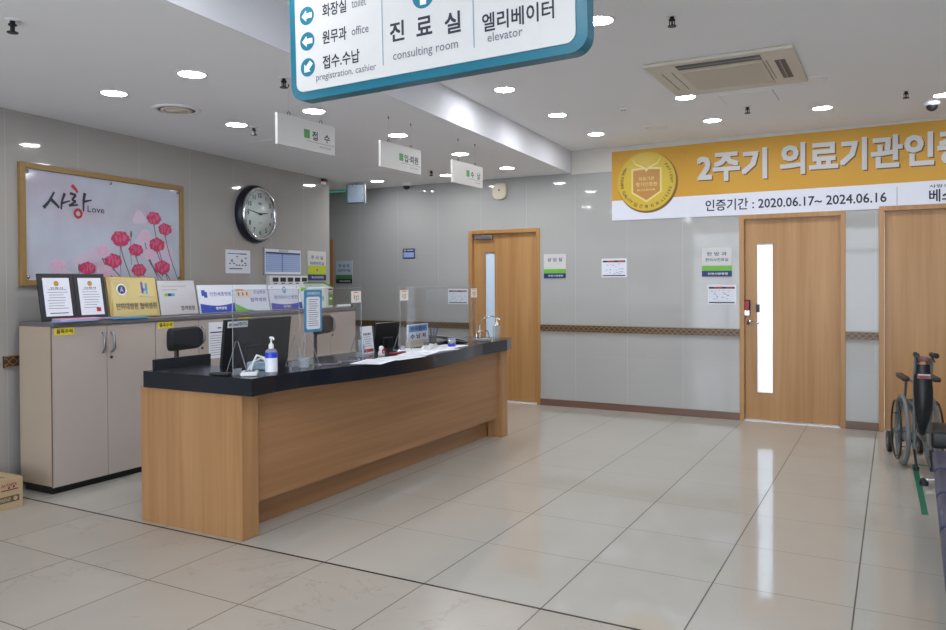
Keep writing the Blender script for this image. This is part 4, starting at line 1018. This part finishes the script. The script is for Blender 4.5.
# standing leaflet, figurine, sign
t = thing('standing_leaflet', 'white standing leaflet with red and teal print beside the second monitor', 'leaflet', (-3.36, 4.57, CZ), PI / 2 + 0.1, rx=-0.12)
MB(paper).box(-0.08, 0.08, 0, 0.004, 0, 0.20).build('card', t)
b = MB(red).rect(-0.07, 0.07, 0.012, 0.035, -0.0008).use(cyan).rect(-0.07, -0.055, 0.01, 0.07, -0.0012).use(ink)
for k in range(5): b.rect(-0.05 + .022 * k, -0.036 + .022 * k, 0.135, 0.15, -0.0008)
lines(b, greytxt, -0.06, 0.06, 0.055, 0.12, 5, -0.0008, 9); b.build('card_print', t)
MB(paper).box(-0.06, 0.06, 0.04, 0.043, -0.003, 0.11).build('rear_leg', t)
t = thing('figurine', 'small white figurine with a red ring on the counter before the second monitor', 'figurine', (-3.2, 4.50, CZ))
MB(white).lathe([(0.024, 0), (0.027, 0.012), (0.02, 0.03), (0.014, 0.038), (0.019, 0.05), (0.015, 0.064), (0, 0.07)], n=14).build('figure', t)
MB(red).tube([(0.02 + .002, 0.016 * math.cos(a), 0.03 + 0.016 * math.sin(a)) for a in [k * PI / 6 for k in range(12)]], 0.005, 6, closed=True).build('ring', t)
tag(MB(red).tube([(-0.09, 0, 0), (0.08, 0.0, 0), (0.09, 0, 0)], [0.005, 0.005, 0.002], 6).build('pen'), 'red pen lying on the counter beside the white figurine', 'pen', loc=(-3.17, 4.66, CZ + .006), rz=1.45)
tag(MB(black).tube([(-0.09, 0, 0), (0.08, 0.0, 0), (0.09, 0, 0)], [0.005, 0.005, 0.002], 6).build('pen'), 'black pen lying beside the red pen on the counter', 'pen', loc=(-3.20, 4.70, CZ + .006), rz=1.35)
t = thing('desk_sign', 'small desk sign with a blue printed header standing on a beige holder', 'sign', (-3.34, 5.20, CZ), PI / 2 + 0.05)
MB(sign_w).box(-0.165, 0.165, 0, 0.008, 0.055, 0.185, 0.002).build('sign_plate', t)
b = MB(mat('header_blue', (60, 150, 220), 0.4)).rect(-0.145, 0.145, 0.125, 0.175, -0.001).use(ink).text('원무접수', 0, 0.15, 0.25, 0.035, -0.0016, 0.05).text('수 납 처', 0, 0.09, 0.24, 0.036, -0.001, 0.05); b.build('sign_print', t)
MB(offwhite).box(-0.11, 0.09, 0.0, 0.05, 0, 0.055, 0.003).build('holder', t)
# papers on the counter
for k, (x, y, rz, w, h, lab) in enumerate([(-2.99, 4.12, 0.25, 0.21, 0.297, 'white form nearest the figurine on the curved edge of the counter'), (-2.98, 4.42, -0.1, 0.21, 0.297, 'white form second from left on the curved counter edge'), (-3.03, 4.72, 0.2, 0.21, 0.297, 'white form in the middle of the spread on the curved counter'), (-3.06, 5.02, -0.15, 0.21, 0.297, 'white form below the blue headed desk sign'), (-3.13, 5.32, 0.1, 0.21, 0.297, 'white form at the right end of the spread on the counter'), (-3.20, 4.90, 0.5, 0.21, 0.297, 'white form lying crosswise against the widest screen')]):
    b = MB(paper).box(-w / 2, w / 2, -h / 2, h / 2, 0, 0.0012 + .0006 * k); b.use(greytxt)
    rr2 = random.Random(k)
    for j in range(7): b.box(-w * .4, w * rr2.uniform(.1, .4), -h * .4 + j * .035, -h * .4 + j * .035 + .004, 0.0012 + .0006 * k, 0.0016 + .0006 * k)
    tag(b.build('paper_form'), lab, 'paper', 'loose forms on the counter', (x, y, CZ + .0004 * k), rz)
t = thing('clipboard', 'clipboard with white sheets propped up at the far part of the counter', 'clipboard', (-3.42, 5.78, CZ + .001), 1.2)
B = MB(dgrey); B.T = Matrix.Rotation(0.22, 4, 'Y'); B.box(-0.12, 0.12, -0.16, 0.16, 0.028, 0.031).build('board', t)
B = MB(paper); B.T = Matrix.Rotation(0.22, 4, 'Y'); B.box(-0.11, 0.11, -0.15, 0.15, 0.031, 0.035).build('sheets', t)
t = thing('pen_holder', 'dark pen holder with pens behind the desk sign', 'pen holder', (-3.40, 5.52, CZ))
MB(dgrey).lathe([(0.03, 0), (0.032, 0.07), (0.028, 0.07), (0.026, 0.005)], n=14).build('holder', t)
for k in range(3): MB([black, blue, dgrey][k]).tube([(0.005 * k, 0.01 * k - .01, 0.01), (0.02 * k - .01, 0.03 * k - .02, 0.13 + .012 * k)], 0.004, 6).build('pen', t)
t = thing('tape_roll', 'clear cup with a bright blue base on the counter behind the forms', 'cup', (-3.10, 5.32, CZ + .006))
MB(gel).lathe([(0.03, 0.02), (0.034, 0.065), (0.031, 0.065), (0.028, 0.022)], n=16).build('cup', t)
MB(mat('label_blue', (38, 60, 200), 0.3)).lathe([(0.028, 0), (0.032, 0.004), (0.031, 0.022), (0, 0.022)], n=16).build('blue_base', t)
t = thing('desk_clutter_bag', 'crumpled pale plastic wrap on the counter under the desk sign', 'wrap', (-3.17, 5.10, CZ + .006), 0.3)
b = MB(mat('pale_wrap', (196, 196, 200), 0.3)); n, mm = 12, 5; rr3 = random.Random(2); vs = []
for i in range(n + 1):
    for j in range(mm + 1): vs.append((-0.04 + .08 * j / mm, -0.14 + .28 * i / n, (0.0 if i in (0, n) or j in (0, mm) else rr3.uniform(.006, .03))))
b.add(vs, [(i * (mm + 1) + j, i * (mm + 1) + j + 1, (i + 1) * (mm + 1) + j + 1, (i + 1) * (mm + 1) + j) for i in range(n) for j in range(mm)]).build('plastic_sheet', t)
# wire dispenser at the far end
pump((-3.19, 6.29, CZ), 'clear pump bottle in the wire stand at the far end of the counter', 0.036, 0.12, gel, False)
t = thing('dispenser_stand', 'chrome wire elbow dispenser stand at the far end of the counter', 'stand', (-3.21, 6.16, CZ))
b = MB(chrome).tube([(-0.03, -0.10, 0.004), (-0.03, -0.10, 0.13), (-0.02, -0.085, 0.18), (0.02, 0.02, 0.21), (0.05, 0.14, 0.185)], 0.005, 8)
b.tube([(-0.06, -0.11, 0.005), (-0.06, -0.11, 0.075), (-0.02, 0.03, 0.075), (-0.02, 0.06, 0.005)], 0.005, 8); b.build('wire_arm', t)
MB(steel).box(-0.08, 0.0, -0.12, 0.08, 0, 0.006, 0.002).build('base_plate', t)
t = thing('stamp_pad', 'small clear box with a yellow label near the wire stand', 'box', (-3.16, 6.0, CZ), 0.1)
MB(grey).box(-0.04, 0.04, -0.05, 0.05, 0, 0.02, 0.003).build('box_body', t)
MB(yellow).box(0.041, 0.0415, -0.02, 0.03, 0.004, 0.014).build('label', t)

# ------------------------------------------------------------------ office chairs
def chair(loc, rz, zb, label):
    t = thing('office_chair', label, 'office chair', loc, rz, 'black office chairs')
    MB(navyblack).box(-0.23, 0.23, -0.22, 0.22, 0.43, 0.50, 0.03, 4).build('seat', t)
    b = MB(navyblack); P = rrect(-0.18, 0.18, zb - 0.08, zb + 0.08, 0.055, 5); n = len(P)
    def bend(x_): return -0.26 + 0.05 * (x_ / 0.2) ** 2
    vs = []
    for sc_, yo in ((0.93, -0.028), (1.0, -0.016), (1.0, 0.012), (0.93, 0.026)):
        for (a_, c_) in P: vs.append((a_ * sc_, bend(a_) + yo, zb + (c_ - zb) * sc_))
    fs = [(k * n + i, k * n + (i + 1) % n, (k + 1) * n + (i + 1) % n, (k + 1) * n + i) for k in range(3) for i in range(n)]
    fs += [tuple(range(n))[::-1], tuple(range(3 * n, 4 * n))]
    b.add(vs, fs, False).build('backrest', t)
    MB(black).tube([(0, -0.05, 0.42), (0, -0.24, 0.43), (0, -0.30, 0.52), (0, -0.295, zb - 0.02)], [0.016, 0.018, 0.018, 0.016], 8).build('back_bar', t)
    MB(black).lathe([(0.028, 0.10), (0.028, 0.30), (0.018, 0.30), (0.018, 0.43)], n=12).build('gas_lift', t)
    for k in range(5):
        a = k * 2 * PI / 5 + .3; c_, s_ = math.cos(a), math.sin(a)
        l = MB(black).tube([(0, 0, 0.11), (0.26 * c_, 0.26 * s_, 0.075)], [0.026, 0.014], 8).build('base_leg', t)
        MB(dgrey).tube([(0.26 * c_ - .02 * s_, 0.26 * s_ + .02 * c_, 0.026), (0.26 * c_ + .02 * s_, 0.26 * s_ - .02 * c_, 0.026)], 0.026, 12).build('caster', l)
    for sx in (-1, 1):
        MB(black).tube([(sx * 0.22, -0.08, 0.45), (sx * 0.27, -0.08, 0.47), (sx * 0.27, -0.08, 0.64), (sx * 0.27, 0.10, 0.66)], 0.013, 8).box(sx * .27 - .03, sx * .27 + .03, -0.13, 0.13, 0.65, 0.68, 0.012).build('armrest', t)
    return t
chair((-4.24, 3.91, 0), -PI / 2 + 0.2, 1.03, 'black office chair with a rounded back pad at the near end behind the counter')
chair((-4.14, 5.33, 0), -1.25, 1.06, 'black office chair seen through the middle clear screen, turned sideways')

# ------------------------------------------------------------------ carton on the floor
t = thing('cardboard_box', 'brown cardboard box on the floor cut off by the left edge of the photo', 'box', (-5.12, 2.84, 0), 0.02)
MB(carton).box(-0.20, 0.20, -0.12, 0.12, 0, 0.195, 0.003).build('carton_body', t)
b = MB(cartond); b.T = Matrix.Translation((0.2008, 0, 0)) @ Matrix.Rotation(PI / 2, 4, 'Z')
b.rect(-0.11, 0.095, 0.045, 0.085, 0); b.use(carton).disc(0.07, 0.065, 0.014, -0.0006, 14).text('ECO-FRIEND', -0.02, 0.065, 0.12, 0.022, -0.0006, .03)
b.use(mat('box_red', (140, 52, 44), 0.8)).rect(-0.02, 0.09, 0.12, 0.128, 0).text('A4 PAPER', 0.03, 0.155, 0.10, 0.02, 0, .02).use(ink).disc(0.03, 0.137, 0.007, -0.0004, 8).disc(0.06, 0.139, 0.007, -0.0004, 8)
b.build('carton_print', t)
b = MB(cartond); b.box(-0.16, 0.02, -0.05, 0.05, 0.1955, 0.197).box(0.08, 0.16, -0.04, -0.03, 0.1955, 0.197).box(0.08, 0.16, 0.02, 0.03, 0.1955, 0.197); b.build('hand_hole', t)

# ------------------------------------------------------------------ right side: tape, bench, wheelchair
tag(MB(tape_m).box(-0.018, 0.018, -0.72, 0.72, 0, 0.001).box(-0.018, 0.35, 0.69, 0.73, 0, 0.001).build('floor_tape'), 'green tape stuck on the floor beside the wheelchair', 'tape', loc=(0.145, 6.12, 0.0005), rz=0.02)
t = thing('waiting_bench', 'row of navy padded waiting seats on a steel beam at the right edge', 'bench', (0.172, 4.2, 0), -0.019)
ys = [(-1.72, -1.13), (-1.12, -0.49), (-0.48, 0.08), (0.09, 0.62), (0.63, 1.15)]
for a_, c_ in ys:
    MB(leather).box(0, 0.46, a_, c_, 0.325, 0.415, 0.03, 4).build('seat', t)
    B = MB(leather); B.T = Matrix.Translation((0.46, 0, 0.45)) @ Matrix.Rotation(0.22, 4, 'Y'); B.box(0, 0.05, a_, c_, 0, 0.42, 0.02, 3).build('backrest', t)
MB(steel).box(0.22, 0.28, -1.7, 2.0, 0.265, 0.325).build('beam', t)
MB(vinyl).box(0.0, 0.44, 1.52, 1.92, 0.345, 0.455, 0.02, 3).build('side_table', t, 'black padded end seat')
for yy in (-1.3, 0.3, 1.98):
    fx = -0.03 if yy > 1 else 0.16
    b = MB(chrome).tube([(0.25, yy, 0.27), (0.25, yy, 0.04)], 0.022, 10).box(fx, 0.52, yy - .02, yy + .02, 0.03, 0.055, 0.008)
    l = b.build('leg', t)
    MB(black).lathe([(0.028, 0), (0.03, 0.03), (0.02, 0.045), (0, 0.05)], (fx - 0.005, yy, 0), 'z', 12).lathe([(0.028, 0), (0.03, 0.03), (0, 0.045)], (0.50, yy, 0), 'z', 12).build('foot_cap', l)

t = thing('wheelchair', 'folded black wheelchair with grey wheels standing by the right hand door', 'wheelchair', (0.142, 6.80, 0), 0.15)
for sx in (-1, 1):
    X = sx * 0.095
    R_ = 0.255; w = MB(mat('grey_tyre', (112, 116, 118), 0.6))
    ring = [(X, R_ * math.cos(a), 0.272 + R_ * math.sin(a)) for a in [k * 2 * PI / 40 for k in range(40)]]
    w.tube(ring, 0.017, 8, closed=True); wo = w.build('rear_wheel', t)
    b = MB(steel)
    for k in range(16):
        a = k * 2 * PI / 16; b.tube([(X + .02 * (-1) ** k, 0.02 * math.cos(a + .5), 0.272 + .02 * math.sin(a + .5)), (X, 0.243 * math.cos(a), 0.272 + 0.243 * math.sin(a))], 0.0018, 4)
    b.tube([(X - .04, 0, 0.272), (X + .04, 0, 0.272)], 0.022, 12); b.build('spokes', wo)
    b = MB(mat('push_rim', (30, 32, 36), 0.3)); b.tube([(X + sx * .042, 0.222 * math.cos(a), 0.272 + 0.222 * math.sin(a)) for a in [k * 2 * PI / 32 for k in range(32)]], 0.008, 6, closed=True)
    for k in range(4):
        a = k * PI / 2 + .4; b.tube([(X, 0.24 * math.cos(a), 0.272 + .24 * math.sin(a)), (X + sx * .042, 0.222 * math.cos(a), 0.272 + .235 * math.sin(a))], 0.004, 5)
    b.build('push_rim', wo)
    f = MB(greypaint); xi = sx * 0.052
    f.tube([(xi, -0.22, 0.50), (xi, -0.23, 0.70), (xi, -0.27, 0.85), (xi, -0.30, 0.875)], 0.011, 8)
    f.tube([(xi, -0.22, 0.16), (xi, -0.22, 0.52)], 0.011, 8).tube([(xi, -0.22, 0.49), (xi, 0.25, 0.49), (xi, 0.40, 0.30), (xi, 0.45, 0.12)], 0.011, 8)
    f.tube([(xi, -0.22, 0.18), (xi, 0.32, 0.20)], 0.011, 8).tube([(xi, -0.20, 0.66), (xi, 0.10, 0.66), (xi, 0.16, 0.50)], 0.010, 8)
    f.build('side_frame', t)
    MB(black).tube([(xi, -0.26, 0.875), (xi + sx * .01, -0.37, 0.875)], [0.018, 0.020], 10).build('push_handle', t)
    MB(black).tube([(xi - sx * .002, -0.29, 0.855), (xi + sx * .004, -0.35, 0.83)], 0.005, 6).build('brake_lever', t)
    MB(mat('armrest_brown', (58, 46, 42), 0.5)).box(xi + sx * .05 - .026, xi + sx * .05 + .026, -0.20, 0.10, 0.665, 0.70, 0.012, 3).build('arm_pad', t)
    c_ = MB(black).tube([(xi + sx * .045, 0.50, 0.085), (xi + sx * .075, 0.50, 0.085)], 0.085, 20).use(grey).tube([(xi + sx * .042, 0.50, 0.085), (xi + sx * .078, 0.50, 0.085)], 0.035, 12).build('front_caster', t)
    MB(greypaint).tube([(xi + sx * .04, 0.50, 0.085), (xi + sx * .035, 0.44, 0.20), (xi, 0.38, 0.27)], 0.009, 6).build('caster_fork', t)
    MB(black).box(min(xi, xi - sx * .055), max(xi, xi - sx * .055), 0.42, 0.56, 0.10, 0.115, 0.004).build('footplate', t)
    MB(black).tube([(xi, -0.22, 0.17), (xi, -0.30, 0.06)], 0.010, 6).lathe([(0.018, 0), (0.02, 0.02), (0.012, 0.03)], (xi, -0.30, 0.03), n=10).build('tipping_lever', t)
# folded back sling, cross brace, cloth
b = MB(vinyl); n = 8
prof = [(0.80, 0.055, -0.235), (0.70, 0.058, -0.245), (0.60, 0.062, -0.265), (0.50, 0.058, -0.27), (0.42, 0.046, -0.26), (0.34, 0.030, -0.24), (0.28, 0.016, -0.22)]
vs = []
for z, hw, y in prof:
    for j in range(n + 1):
        u = -1 + 2 * j / n; vs.append((hw * u, y - 0.035 * (1 - u * u), z))
for z, hw, y in prof:
    for j in range(n + 1):
        u = -1 + 2 * j / n; vs.append((hw * u, y + 0.01 - 0.028 * (1 - u * u), z))
K = len(prof) * (n + 1)
fs = [(i * (n + 1) + j, i * (n + 1) + j + 1, (i + 1) * (n + 1) + j + 1, (i + 1) * (n + 1) + j) for i in range(len(prof) - 1) for j in range(n)]
b.add(vs, fs + [tuple(v + K for v in f[::-1]) for f in fs], True); b.build('back_sling', t)
b = MB(plaid); B_ = [(0.062 * math.cos(a) * .7, -0.25 + .02 * math.sin(3 * a), 0.80 + 0.045 * math.sin(a)) for a in [k * PI / 10 for k in range(11)]]
b.tube(B_, [0.02] * 11, 8).box(-0.045, 0.045, -0.292, -0.286, 0.70, 0.735).use(white).rect(-0.038, 0.038, 0.725, 0.732, -0.293).use(red).text('BEST', 0, 0.712, 0.055, 0.014, -0.294, .03)
b.build('cloth_badge', t)
MB(greypaint).tube([(-0.05, -0.02, 0.19), (0.05, 0.02, 0.47)], 0.010, 6).tube([(0.05, -0.02, 0.19), (-0.05, 0.02, 0.47)], 0.010, 6).build('cross_brace', t)
b = MB(vinyl); b.tube([(0, -0.2, 0.44), (0, 0.2, 0.44)], [0.03, 0.03], 10).box(-0.04, 0.04, -0.2, 0.2, 0.40, 0.49, 0.03, 3); b.build('folded_seat', t)

# ------------------------------------------------------------------ light, world, camera
w = bpy.data.worlds.new('World'); scene.world = w; w.use_nodes = True
bg = w.node_tree.nodes['Background']; bg.inputs[0].default_value = srgb(225, 236, 248); bg.inputs[1].default_value = 3.4

cam = bpy.data.cameras.new('camera'); co = bpy.data.objects.new('camera', cam); COL.objects.link(co)
cam.sensor_fit = 'HORIZONTAL'; cam.sensor_width = 36.0
cam.lens = 773.6 / 946 * 36.0
cam.shift_x = 0.0; cam.shift_y = -(315 - 289.5) / 946.0
yaw, pitch, roll = 0.4997, -0.0104, -0.0055
rt = Vector((math.cos(yaw), math.sin(yaw), 0)); fw = Vector((-math.sin(yaw) * math.cos(pitch), math.cos(yaw) * math.cos(pitch), math.sin(pitch)))
up = rt.cross(fw)
r2 = rt * math.cos(roll) + up * math.sin(roll); u2 = -rt * math.sin(roll) + up * math.cos(roll)
m3 = Matrix((r2, u2, -fw)).transposed()
co.matrix_world = Matrix.Translation((0, 0, 1.427)) @ m3.to_4x4()
cam.clip_start = 0.05; cam.clip_end = 60
scene.camera = co
scene.view_settings.view_transform = 'Standard'; scene.view_settings.look = 'None'
scene.view_settings.exposure = 0.72; scene.view_settings.gamma = 1.0; scene.view_settings.use_curve_mapping = False
try:
    scene.cycles.sample_clamp_indirect = 4.0; scene.cycles.use_denoising = True; scene.cycles.max_bounces = 8; scene.cycles.transparent_max_bounces = 16
except Exception: pass
